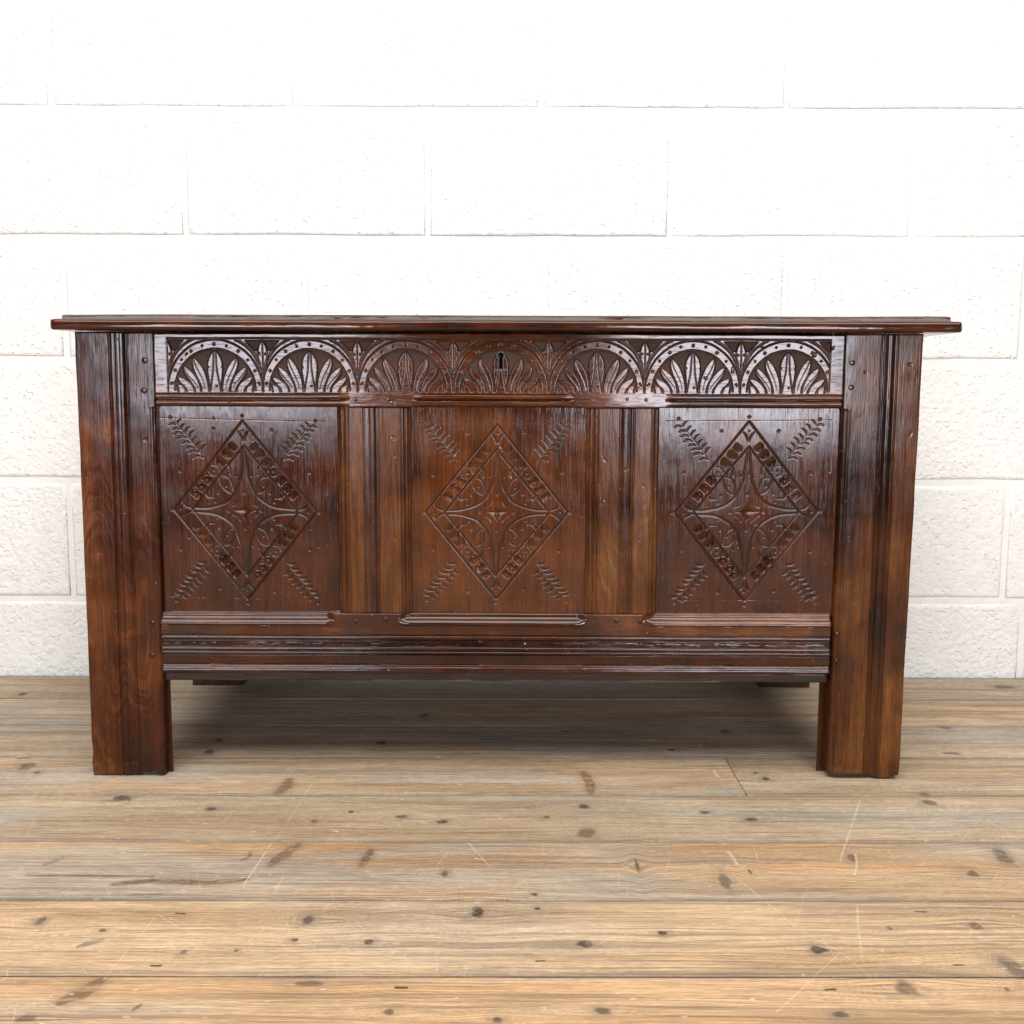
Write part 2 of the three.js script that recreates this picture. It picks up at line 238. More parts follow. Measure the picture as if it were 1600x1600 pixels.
// oak: o.grain 'x' or 'y'; o.a, o.b, o.c dark, middle and golden tones; o.tone(x, y) 0..1 picks among them
function oak(seed, o) {
  return (x, y) => {
    const [u, v] = o.grain === 'x' ? [x, y] : [y, x];              // u along the grain
    const sl = o.slope ?? 0, w = v + sl * u + 0.006 * (fbm(u * 3, v * 18, seed, 3) - 0.5);
    const fibre = fbm(u * 22, w * 900, seed + 1, 3), pores = fbm(u * 45, w * 1700, seed + 2, 2), band = fbm(u * 1.6, w * 60, seed + 3, 4), blot = fbm(x * 16, y * 16, seed + 4, 5), mott = fbm(x * 70, y * 70, seed + 5, 3);
    let t = clamp((o.tone ? o.tone(x, y) : 0.5) + 0.55 * (band - 0.5) + 0.75 * (blot - 0.5));
    let c = t < 0.5 ? mix3(o.a, o.b, t * 2) : mix3(o.b, o.c, t * 2 - 1);
    let f = 0.50 + 1.0 * fibre + 0.3 * (mott - 0.5);
    // medullary flecks: short bright ripples across the grain
    if (o.fleck) { const q = fbm(u * 95 + 26 * fbm(u * 6, v * 30, seed + 8, 2), v * 34, seed + 6, 2), zone = sst(0.4, 0.62, fbm(u * 7, v * 26, seed + 7, 3)); f *= 1 + o.fleck * zone * (sst(0.56, 0.68, q) - 0.35 * sst(0.46, 0.36, q)); }
    c = [c[0] * f, c[1] * f, c[2] * f];
    const pore = sst(0.64, 0.76, pores); c = mix3(c, [0.012, 0.007, 0.006], 0.6 * pore);
    const stain = sst(0.60, 0.74, fbm(x * 9 + 3, y * 9, seed + 9, 5)); c = mix3(c, [0.018, 0.011, 0.010], 0.65 * stain * (o.stain ?? 1));
    const chip = sst(0.80, 0.86, fbm(x * 190, y * 190, seed + 10, 2)) * sst(0.5, 0.7, fbm(x * 25, y * 25, seed + 11, 2)); c = mix3(c, [0.16, 0.09, 0.05], 0.25 * chip);
    const rub = fbm(x * 26, y * 26, seed + 12, 4);
    return [c[0], c[1], c[2], 0.55 + 0.35 * (fibre - 0.5) - 0.35 * pore + 0.25 * (mott - 0.5), Math.max(0.1, (o.rough ?? 0.33) * 0.46 + 0.16 * (rub - 0.5) + 0.14 * pore + 0.14 * (fibre - 0.5))];
  };
}
const DARK = { a: [0.010, 0.0025, 0.0010], b: [0.052, 0.0125, 0.0030], c: [0.112, 0.032, 0.0070] };
const GOLD = { a: [0.024, 0.0070, 0.0028], b: [0.080, 0.0250, 0.0062], c: [0.142, 0.053, 0.0125] };

// a piece of wood: front face as a fine relief h(x, y) in metres, with sides and back. Returns grid arrays so that carved pieces can be cut out.
function slab(o) {
  const { xl, xr, yb, yt, z, depth } = o, nx = o.nx, ny = o.ny, N = (nx + 1) * (ny + 1), P = new Float32Array(N * 3), H = new Float32Array(N), Q = new Float32Array(N * 3), U = new Float32Array(N * 2);
  const r = o.round ?? 0.002, [bx0, bx1, by0, by1] = o.box;
  for (let j = 0; j <= ny; j++) for (let i = 0; i <= nx; i++) {
    const k = j * (nx + 1) + i, v = j / ny, u = i / nx, ym = lerp(yb(lerp(bx0, bx1, u)), yt(lerp(bx0, bx1, u)), v), a = xl(ym), b = xr(ym), x = lerp(a, b, u), y = lerp(yb(x), yt(x), v);
    const e = Math.min(x - a, b - x, y - yb(x), yt(x) - y), worn = r * (0.6 + 0.9 * fbm(x * 30, y * 30, 500, 2)), round = e < worn ? worn - Math.sqrt(Math.max(0, worn * worn - (worn - e) ** 2)) : 0;
    P[k * 3] = x; P[k * 3 + 1] = y; H[k] = o.h(x, y, u, v) - round; P[k * 3 + 2] = z + H[k];
    U[k * 2] = (x - bx0) / (bx1 - bx0); U[k * 2 + 1] = (y - by0) / (by1 - by0);
  }
  const at = (i, j) => (clamp(j, 0, ny) * (nx + 1) + clamp(i, 0, nx)) * 3;
  for (let j = 0; j <= ny; j++) for (let i = 0; i <= nx; i++) {
    const l = at(i - 1, j), rr = at(i + 1, j), d = at(i, j - 1), t = at(i, j + 1), ax = P[rr] - P[l], ay = P[rr + 1] - P[l + 1], az = P[rr + 2] - P[l + 2], cx = P[t] - P[d], cy = P[t + 1] - P[d + 1], cz = P[t + 2] - P[d + 2];
    let n0 = ay * cz - az * cy, n1 = az * cx - ax * cz, n2 = ax * cy - ay * cx; const L = Math.hypot(n0, n1, n2) || 1, k = (j * (nx + 1) + i) * 3; Q[k] = n0 / L; Q[k + 1] = n1 / L; Q[k + 2] = n2 / L;
  }
  return { P, Q, U, nx, ny, o };
}
// geometry of the front cells for which keep(x, y) holds; edge: also the sides and back
function cut(s, keep, edge) {
  const { P, Q, U, nx, ny, o } = s, remap = new Int32Array((nx + 1) * (ny + 1)).fill(-1), p = [], n = [], uv = [], idx = [];
  const V = (k) => { if (remap[k] < 0) { remap[k] = p.length / 3; p.push(P[k * 3], P[k * 3 + 1], P[k * 3 + 2]); n.push(Q[k * 3], Q[k * 3 + 1], Q[k * 3 + 2]); uv.push(U[k * 2], U[k * 2 + 1]); } return remap[k]; };
  for (let j = 0; j < ny; j++) for (let i = 0; i < nx; i++) {
    const a = j * (nx + 1) + i, b = a + 1, c = a + nx + 1, d = c + 1;
    if (keep && !keep((P[a * 3] + P[d * 3]) / 2, (P[a * 3 + 1] + P[d * 3 + 1]) / 2)) continue;
    idx.push(V(a), V(b), V(d), V(a), V(d), V(c));
  }
  if (edge) {
    const rim = [], zb = o.z - o.depth; for (let i = 0; i < nx; i++) rim.push([i, 0]); for (let j = 0; j < ny; j++) rim.push([nx, j]); for (let i = nx; i > 0; i--) rim.push([i, ny]); for (let j = ny; j > 0; j--) rim.push([0, j]);
    const ks = rim.map(([i, j]) => j * (nx + 1) + i), m = ks.length, base = p.length / 3;
    for (let q = 0; q < m; q++) {
      const k = ks[q], k2 = ks[(q + 1) % m], tx = P[k2 * 3] - P[k * 3], ty = P[k2 * 3 + 1] - P[k * 3 + 1], L = Math.hypot(tx, ty) || 1, b = p.length / 3;
      for (const [kk, back] of [[k, 0], [k2, 0], [k2, 1], [k, 1]]) { p.push(P[kk * 3], P[kk * 3 + 1], back ? zb : P[kk * 3 + 2]); n.push(ty / L, -tx / L, 0); uv.push(U[kk * 2] + (back ? 0.03 * ty / L : 0), U[kk * 2 + 1] - (back ? 0.03 * tx / L : 0)); }
      idx.push(b, b + 2, b + 1, b, b + 3, b + 2);
    }
    const b = p.length / 3, [x0, x1, y0, y1] = o.box; for (const [x, y] of [[x0, y0], [x1, y0], [x1, y1], [x0, y1]]) { p.push(clamp(x, x0 + 0.001, x1 - 0.001), clamp(y, y0 + 0.001, y1 - 0.001), zb); n.push(0, 0, -1); uv.push(0.5, 0.5); }
    idx.push(b, b + 2, b + 1, b, b + 3, b + 2);
  }
  const g = new THREE.BufferGeometry(); g.setAttribute('position', new THREE.Float32BufferAttribute(p, 3)); g.setAttribute('normal', new THREE.Float32BufferAttribute(n, 3)); g.setAttribute('uv', new THREE.Float32BufferAttribute(uv, 2)); g.setIndex(idx); return g;
}
// relief pieces shared by the mouldings
const vee = (t, c, w, d) => -d * Math.max(0, 1 - Math.abs(t - c) / w);
const bead = (t, c, w, d) => { const q = Math.abs(t - c) / w; return q < 1 ? d * Math.sqrt(1 - q * q) : 0; };
const scoop = (t, a, b, d) => (t > a && t < b ? -d * Math.sin(Math.PI * (t - a) / (b - a)) ** 0.7 : 0);
const dents = (R, n, x0, x1, y0, y1) => Array.from({ length: Math.round(n * 0.4) }, () => [lerp(x0, x1, R()), lerp(y0, y1, R()), 0.0008 + 0.0028 * R() ** 3, 0.0002 + 0.0006 * R(), R() * 3]);
const dented = (list, x, y) => { let h = 0; for (const d of list) { const dx = x - d[0], dy = y - d[1]; if (Math.abs(dx) > d[2] * 2.2 || Math.abs(dy) > d[2] * 2.2) continue; const a = dx * Math.cos(d[4]) + dy * Math.sin(d[4]), b = -dx * Math.sin(d[4]) + dy * Math.cos(d[4]), q = (a / (d[2] * 1.7)) ** 2 + (b / d[2]) ** 2; if (q < 1) h -= d[3] * (1 - q) ** 1.3; } return h; };
const wobble = (x, y, s, along) => (along === 'x' ? 0.0005 * (fbm(x * 9, y * 30, s, 2) - 0.5) + 0.00016 * (fbm(x * 40, y * 130, s + 3, 2) - 0.5) : 0.0005 * (fbm(x * 30, y * 9, s, 2) - 0.5) + 0.00016 * (fbm(x * 130, y * 40, s + 3, 2) - 0.5));

// ---- a relief field for carving: strokes are cut into it, mm-fine
class Relief {
  constructor(x0, y0, x1, y1, res) { Object.assign(this, { x0, y0, res, nx: Math.ceil((x1 - x0) / res) + 1, ny: Math.ceil((y1 - y0) / res) + 1 }); this.h = new Float32Array(this.nx * this.ny); this.ground = new Uint8Array(this.nx * this.ny); }
  each(ax, ay, bx, by, fn) {
    const i0 = Math.max(0, Math.floor((ax - this.x0) / this.res)), i1 = Math.min(this.nx - 1, Math.ceil((bx - this.x0) / this.res)), j0 = Math.max(0, Math.floor((ay - this.y0) / this.res)), j1 = Math.min(this.ny - 1, Math.ceil((by - this.y0) / this.res));
    for (let j = j0; j <= j1; j++) for (let i = i0; i <= i1; i++) { const k = j * this.nx + i; this.h[k] = fn(this.x0 + i * this.res, this.y0 + j * this.res, this.h[k], k); }
  }
  // V cut along points; width and depth follow tap(0..1)
  groove(pts, w, d, tap = () => 1, lean = 0) {
    let total = 0; const S = [0]; for (let i = 1; i < pts.length; i++) S.push(total += Math.hypot(pts[i][0] - pts[i - 1][0], pts[i][1] - pts[i - 1][1]));
    for (let i = 1; i < pts.length; i++) {
      const [ax, ay] = pts[i - 1], [bx, by] = pts[i], dx = bx - ax, dy = by - ay, L = dx * dx + dy * dy || 1e-12, sl = Math.sqrt(L);
      this.each(Math.min(ax, bx) - w * 1.5, Math.min(ay, by) - w * 1.5, Math.max(ax, bx) + w * 1.5, Math.max(ay, by) + w * 1.5, (x, y, h, k) => {
        const u = clamp(((x - ax) * dx + (y - ay) * dy) / L), q = tap((S[i - 1] + u * (S[i] - S[i - 1])) / total); if (q <= 0) return h;
        const side = ((x - ax) * dy - (y - ay) * dx) / sl, dist = Math.hypot(x - ax - u * dx, y - ay - u * dy), ww = w * (0.35 + 0.65 * q) * (1 + lean * Math.sign(side)), t = 1 - dist / ww;
        if (t > 0.42 && q > 0.3) this.ground[k] = Math.max(this.ground[k], 2);  // core of the cut, given painted shade in the skin
        return t > 0 ? Math.min(h, -d * q * t) : h;
      });
    }
  }
  dot(x0, y0, r, d) { this.each(x0 - r, y0 - r, x0 + r, y0 + r, (x, y, h) => { const q = Math.hypot(x - x0, y - y0) / r; return q < 1 ? Math.min(h, -d * Math.sqrt(1 - q * q)) : h; }); }
  flower(x0, y0, r, d, a = 0) { for (let i = 0; i < 4; i++) this.dot(x0 + r * Math.cos(a + i * Math.PI / 2), y0 + r * Math.sin(a + i * Math.PI / 2), r * 0.72, d); }
  // gouge scoop: deepest at the far end along (dx, dy), running out to nothing at the near end
  thumb(x0, y0, r, dx, dy, d, squash = 1) { this.each(x0 - r, y0 - r, x0 + r, y0 + r, (x, y, h) => { const s = ((x - x0) * dx + (y - y0) * dy) / r, t = ((x - x0) * -dy + (y - y0) * dx) / (r * squash), q = s * s + t * t; return q < 1 ? Math.min(h, -d * clamp((s + 0.6) / 1.45) * Math.pow(1 - q, 0.09)) : h; }); }
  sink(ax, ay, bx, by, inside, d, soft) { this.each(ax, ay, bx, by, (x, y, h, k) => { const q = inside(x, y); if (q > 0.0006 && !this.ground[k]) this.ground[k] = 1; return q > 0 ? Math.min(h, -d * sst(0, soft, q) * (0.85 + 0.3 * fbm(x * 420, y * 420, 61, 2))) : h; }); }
  at(x, y) { const fx = clamp((x - this.x0) / this.res, 0, this.nx - 1.001), fy = clamp((y - this.y0) / this.res, 0, this.ny - 1.001), i = Math.floor(fx), j = Math.floor(fy), u = fx - i, v = fy - j, k = j * this.nx + i; return lerp(lerp(this.h[k], this.h[k + 1], u), lerp(this.h[k + this.nx], this.h[k + this.nx + 1], u), v); }
}
// the cut-back ground was left rough and took no polish; cut lines have shade painted into their colour to sharpen the carving
const groundAndCutShade = (f, face) => (x, y) => {
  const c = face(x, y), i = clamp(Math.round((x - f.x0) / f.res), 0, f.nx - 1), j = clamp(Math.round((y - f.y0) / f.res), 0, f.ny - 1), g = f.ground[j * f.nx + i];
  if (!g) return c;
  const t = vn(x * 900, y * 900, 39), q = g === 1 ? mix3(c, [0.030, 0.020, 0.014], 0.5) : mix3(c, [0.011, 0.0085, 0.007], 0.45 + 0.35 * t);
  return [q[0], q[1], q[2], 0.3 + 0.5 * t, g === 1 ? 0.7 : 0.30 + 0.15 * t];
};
const bez = (a, b, c, d, n = 24) => Array.from({ length: n + 1 }, (_, i) => { const t = i / n, s = 1 - t; return [0, 1].map((k) => s * s * s * a[k] + 3 * s * s * t * b[k] + 3 * s * t * t * c[k] + t * t * t * d[k]); });
const jit = (pts, R, m) => { const p = R() * 9, q = R() * 9; return pts.map(([x, y], i) => [x + m * Math.sin(i * 0.9 + p) * 0.6, y + m * Math.cos(i * 0.7 + q) * 0.6]); };
const belly = (t) => Math.pow(Math.sin(Math.PI * clamp(t, 0.02, 0.98)), 0.6);

// ---- the three panels: one pattern, cut by hand each time
const PANELS = [
  { c: [-0.4045, 0.4365], h: [0.1140, -0.0019], v: [-0.0004, 0.1429], box: [-0.5395, -0.2535, 0.268, 0.605], seed: 3, tone: 0.42 },
  { c: [-0.0007, 0.4351], h: [0.1132, 0.0004], v: [0.0009, 0.1400], box: [-0.1395, 0.1425, 0.268, 0.605], seed: 5, tone: 0.55 },
  { c: [0.3993, 0.4372], h: [0.1137, 0.0013], v: [-0.0002, 0.1433], box: [0.2545, 0.5425, 0.268, 0.605], seed: 8, tone: 0.36 },
];
function carvePanel(p) {
  const R = rng(p.seed * 77), f = new Relief(p.box[0], p.box[2], p.box[1], p.box[3], 0.0006), mm = 0.001;
  const T = (a, b) => [p.c[0] + a * p.h[0] + b * p.v[0], p.c[1] + a * p.h[1] + b * p.v[1]];   // a right, b up, 1 at the lozenge's points
  const j = (s = 0.022) => (R() - 0.5) * s, TT = (l) => l.map(([a, b]) => T(a, b));
  const line = (a, b, w, d, lean) => f.groove(jit(TT([0, 0.25, 0.5, 0.75, 1].map((t) => [lerp(a[0], b[0], t), lerp(a[1], b[1], t)])), R, 0.0007), w * mm, d * mm, () => 1, lean);
  // outer and inner lozenge
  const out = [[0, 1], [1, 0], [0, -1], [-1, 0]], inn = [[0.0 + j(), 0.72], [0.735, j()], [j(), -0.73], [-0.735, j()]];
  for (let i = 0; i < 4; i++) { line(out[i], out[(i + 1) % 4], 1.9, 2.5, -0.5); line(inn[i], inn[(i + 1) % 4], 1.7, 2.3, -0.5); }
  // four sweeping cuts of the cross
  for (const sx of [1, -1]) for (const sy of [1, -1]) {
    f.groove(jit(TT(bez([0.72 * sx, 0.022 * sy], [0.20 * sx, 0.02 * sy], [0.035 * sx, 0.17 * sy], [0.02 * sx, 0.70 * sy], 30)), R, 0.0006), 2.2 * mm, 2.0 * mm, (t) => 0.75 + 0.35 * Math.sin(Math.PI * t), 0.25);
    // leaf in each quarter
    const A = [0.335 * sx + j(), 0.385 * sy + j()], B = [0.15 * sx + j(), 0.185 * sy + j()];
    f.groove(TT(bez(A, [0.175 * sx, 0.40 * sy], [0.165 * sx, 0.30 * sy], B, 14)), 1.6 * mm, 1.6 * mm, belly);
    f.groove(TT(bez(A, [0.345 * sx, 0.27 * sy], [0.27 * sx, 0.205 * sy], B, 14)), 1.6 * mm, 1.6 * mm, belly);
    f.dot(...T(0.26 * sx + j(), 0.285 * sy + j()), 1.6 * mm, 1.5 * mm);
    f.flower(...T(0.365 * sx + j(0.02), 0.195 * sy + j(0.02)), 1.35 * mm, 1.3 * mm, R()); f.dot(...T(0.40 * sx + j(0.03), 0.098 * sy + j(0.02)), 1.5 * mm, 1.4 * mm);
    f.flower(...T(0.19 * sx + j(0.02), 0.42 * sy + j(0.02)), 1.35 * mm, 1.3 * mm, R()); f.dot(...T(0.10 * sx + j(0.02), 0.40 * sy + j(0.03)), 1.5 * mm, 1.4 * mm);
    // notches cut in from the inner lozenge
    for (const [qa, qb, da, db] of [[0.52, 0.15, 0.09, 0.015], [0.20, 0.48, 0.015, 0.085]]) {
      const c = T(qa * sx, qb * sy), e1 = T((qa - da) * sx, (qb - db * 0.2) * sy), e2 = T((qa - da * 0.1) * sx, (qb - db) * sy), back = T((qa + 0.045) * sx, (qb + 0.045) * sy);
      f.groove([back, c, e1], 2.4 * mm, 2.6 * mm, (t) => 1 - 0.85 * t); f.groove([back, c, e2], 2.4 * mm, 2.6 * mm, (t) => 1 - 0.85 * t);
    }
    // the beaded band: three gouge cuts, a boss, three more
    const ex = T(0, sy), fx = T(sx, 0), L = Math.hypot(fx[0] - ex[0], fx[1] - ex[1]), ux = (fx[0] - ex[0]) / L, uy = (fx[1] - ex[1]) / L;
    const band = (t) => T(0.866 * t * sx, 0.866 * (1 - t) * sy);
    for (const [t, dir, r] of [[0.165, -1, 6.6], [0.255, -1, 7.4], [0.355, -1, 7.6], [0.605, 1, 7.7], [0.705, 1, 7.5], [0.80, 1, 6.8]]) {
      const [x, y] = band(t + j(0.012)); f.thumb(x, y, (r + 0.9 + 0.5 * R()) * mm, -ux * dir, -uy * dir, 6.0 * mm, 0.95); f.dot(x, y, 0.9 * mm, 3.3 * mm);
    }
    { const [x, y] = band(0.48 + j(0.01)); f.dot(x, y, 1.7 * mm, 1.5 * mm); const ring = (s) => Array.from({ length: 11 }, (_, i) => { const a = Math.atan2(uy, ux) + (s > 0 ? 0 : Math.PI) + (i / 10 - 0.5) * 2.2; return [x + 0.0084 * Math.cos(a), y + 0.0084 * Math.sin(a)]; }); f.groove(ring(1), 1.1 * mm, 1.4 * mm, belly); f.groove(ring(-1), 1.1 * mm, 1.4 * mm, belly); }
    // arcs that close the band at the lozenge's points
    f.groove(TT(bez([0.01 * sx, 0.78 * sy], [0.012 * sx, 0.83 * sy], [0.045 * sx, 0.87 * sy], [0.085 * sx, 0.895 * sy], 8)), 1.9 * mm, 2.1 * mm, belly);
    f.groove(TT(bez([0.74 * sx, 0.02 * sy], [0.80 * sx, 0.022 * sy], [0.85 * sx, 0.045 * sy], [0.885 * sx, 0.09 * sy], 8)), 1.9 * mm, 2.1 * mm, belly);
    // little arcs round the centre star
    f.groove(TT(bez([0.07 * sx, 0.125 * sy], [0.085 * sx, 0.085 * sy], [0.12 * sx, 0.06 * sy], [0.185 * sx, 0.045 * sy], 8)), 0.8 * mm, 0.8 * mm, belly);
    // leafy spray outside the lozenge: crescents either side of a stem
    const up = sy > 0, n1 = 8;
    f.groove(TT([[0.90 * sx, 0.93 * sy], [0.74 * sx, 0.78 * sy], [0.57 * sx, 0.60 * sy]]), 0.6 * mm, 0.45 * mm, (t) => 0.5 + 0.5 * vn(t * 9, p.seed, 7));
    for (let i = 0; i < n1; i++) {
      const t = i / (n1 - 1), [x, y] = T(lerp(0.93, 0.56, t) * sx + j(0.012), lerp(0.95, 0.585, t) * sy + j(0.012)), k = (1.0 + 0.25 * R()) * (1 - 0.25 * (1 - t) ** 3), w = (up ? 1.7 : 2.2) + 0.4 * R(), d = (up ? 1.15 : 1.45);
      const leaf = (l) => l.map(([a, b]) => [x + sx * a * k * mm, y + sy * b * k * mm]);
      f.groove(bez(...leaf([[0.6, 0], [4.5, 4.2], [10, 4.4], [14.5, -0.8]]), 12), w * mm, d * mm, belly, 0.35 * sx * sy);
      if (i < 7) f.groove(bez(...leaf([[-1.2, 0.8], [-0.6, 5], [-3.4, 9.6], [-9, 10.6]]), 12), w * 0.9 * mm, d * 0.9 * mm, belly, -0.35 * sx * sy);
    }
    // punched flowers
    for (const [a, b] of [[0.40, 0.905], [0.905, 0.44], [1.0, 1.03]]) f.flower(...T(a * sx + j(0.04), b * sy + j(0.03)), 1.75 * mm, 1.5 * mm, R());
  }
  for (const [a, b] of [[0, 1.055], [0, -1.055], [1.04, 0], [-1.04, 0], [0, 0.205], [0, -0.205], [0.235, 0], [-0.235, 0]]) f.flower(...T(a + j(0.01), b + j(0.01)), 1.7 * mm, 1.5 * mm, R());
  for (const [a, b] of [[0, 0.90], [0, -0.905], [0.90, 0], [-0.90, 0]]) f.dot(...T(a + j(), b + j()), 1.6 * mm, 1.6 * mm);
  // sunk four-point star
  { const [x0, y0] = T(0, 0); f.each(x0 - 0.02, y0 - 0.018, x0 + 0.02, y0 + 0.018, (x, y, h) => { const q = Math.pow(Math.abs(x - x0) / 0.0190, 0.62) + Math.pow(Math.abs(y - y0) / 0.0170, 0.62); return q < 1 ? Math.min(h, -0.0062 * Math.min(1, (1 - q) / 0.85)) : h; }); }
  // the carver's setting-out lines
  for (const b of [1.015, -1.0]) f.groove(TT([[-1.16, b + 0.004], [-0.3, b], [0.5, b - 0.002], [1.16, b]]), 0.5 * mm, 0.35 * mm, (t) => 0.4 + 0.6 * vn(t * 30, b * 9, p.seed));
  
  return { f, T };
}
PANELS.forEach((p, n) => {
  const { f } = carvePanel(p), [x0, x1, y0, y1] = p.box, D = dents(rng(p.seed), 26, x0, x1, y0, y1);
  const s = slab({ xl: () => x0, xr: () => x1, yb: () => y0, yt: () => y1, box: p.box, z: -0.0135, depth: 0.012, nx: Math.round((x1 - x0) / 0.00064), ny: Math.round((y1 - y0) / 0.00064), round: 0.0006,
    h: (x, y) => f.at(x, y) + dented(D, x, y) + wobble(x, y, 20 + n, 'y') * 0.55 });
  const m = skin(x0, x1, y0, y1, 0.0006, groundAndCutShade(f, oak(200 + n * 20, { ...DARK, b: n === 1 ? [0.074, 0.0210, 0.0060] : DARK.b, grain: 'y', fleck: 0.12, rough: 0.30, stain: 0.5, tone: (x, y) => p.tone + 0.24 * (fbm(x * 5, y * 3, 70 + n, 2) - 0.5) })), WAX);
  const rel = (x, y) => [(x - p.c[0]) / p.h[0], (y - p.c[1]) / p.v[1]];
  const kind = (x, y) => { const [a, b] = rel(x, y), q = Math.abs(a) + Math.abs(b); if (q < 1.035) return 5; if (q > 1.06 && Math.abs(a) > 0.42 && Math.abs(b) > 0.44 && Math.abs(a) < 1.08 && Math.abs(b) < 0.985) return a < 0 ? (b > 0 ? 1 : 2) : b > 0 ? 3 : 4; return 0; };
  const body = put('front_panel', cut(s, (x, y) => kind(x, y) === 0, true), m, chest);
  body.userData.label = ['left panel carved with a lozenge and leaf sprays', 'middle panel carved with a lozenge and leaf sprays', 'right panel carved with a lozenge and leaf sprays'][n];
  put('carved_lozenge', cut(s, (x, y) => kind(x, y) === 5), m, body);
  for (let q = 1; q <= 4; q++) put('leaf_spray', cut(s, (x, y) => kind(x, y) === q), m, body);
});

const pegMat = skin(0, 0.1, 0, 0.1, 0.0012, oak(470, { ...DARK, grain: 'y', rough: 0.38, tone: () => 0.3 }), WAX);
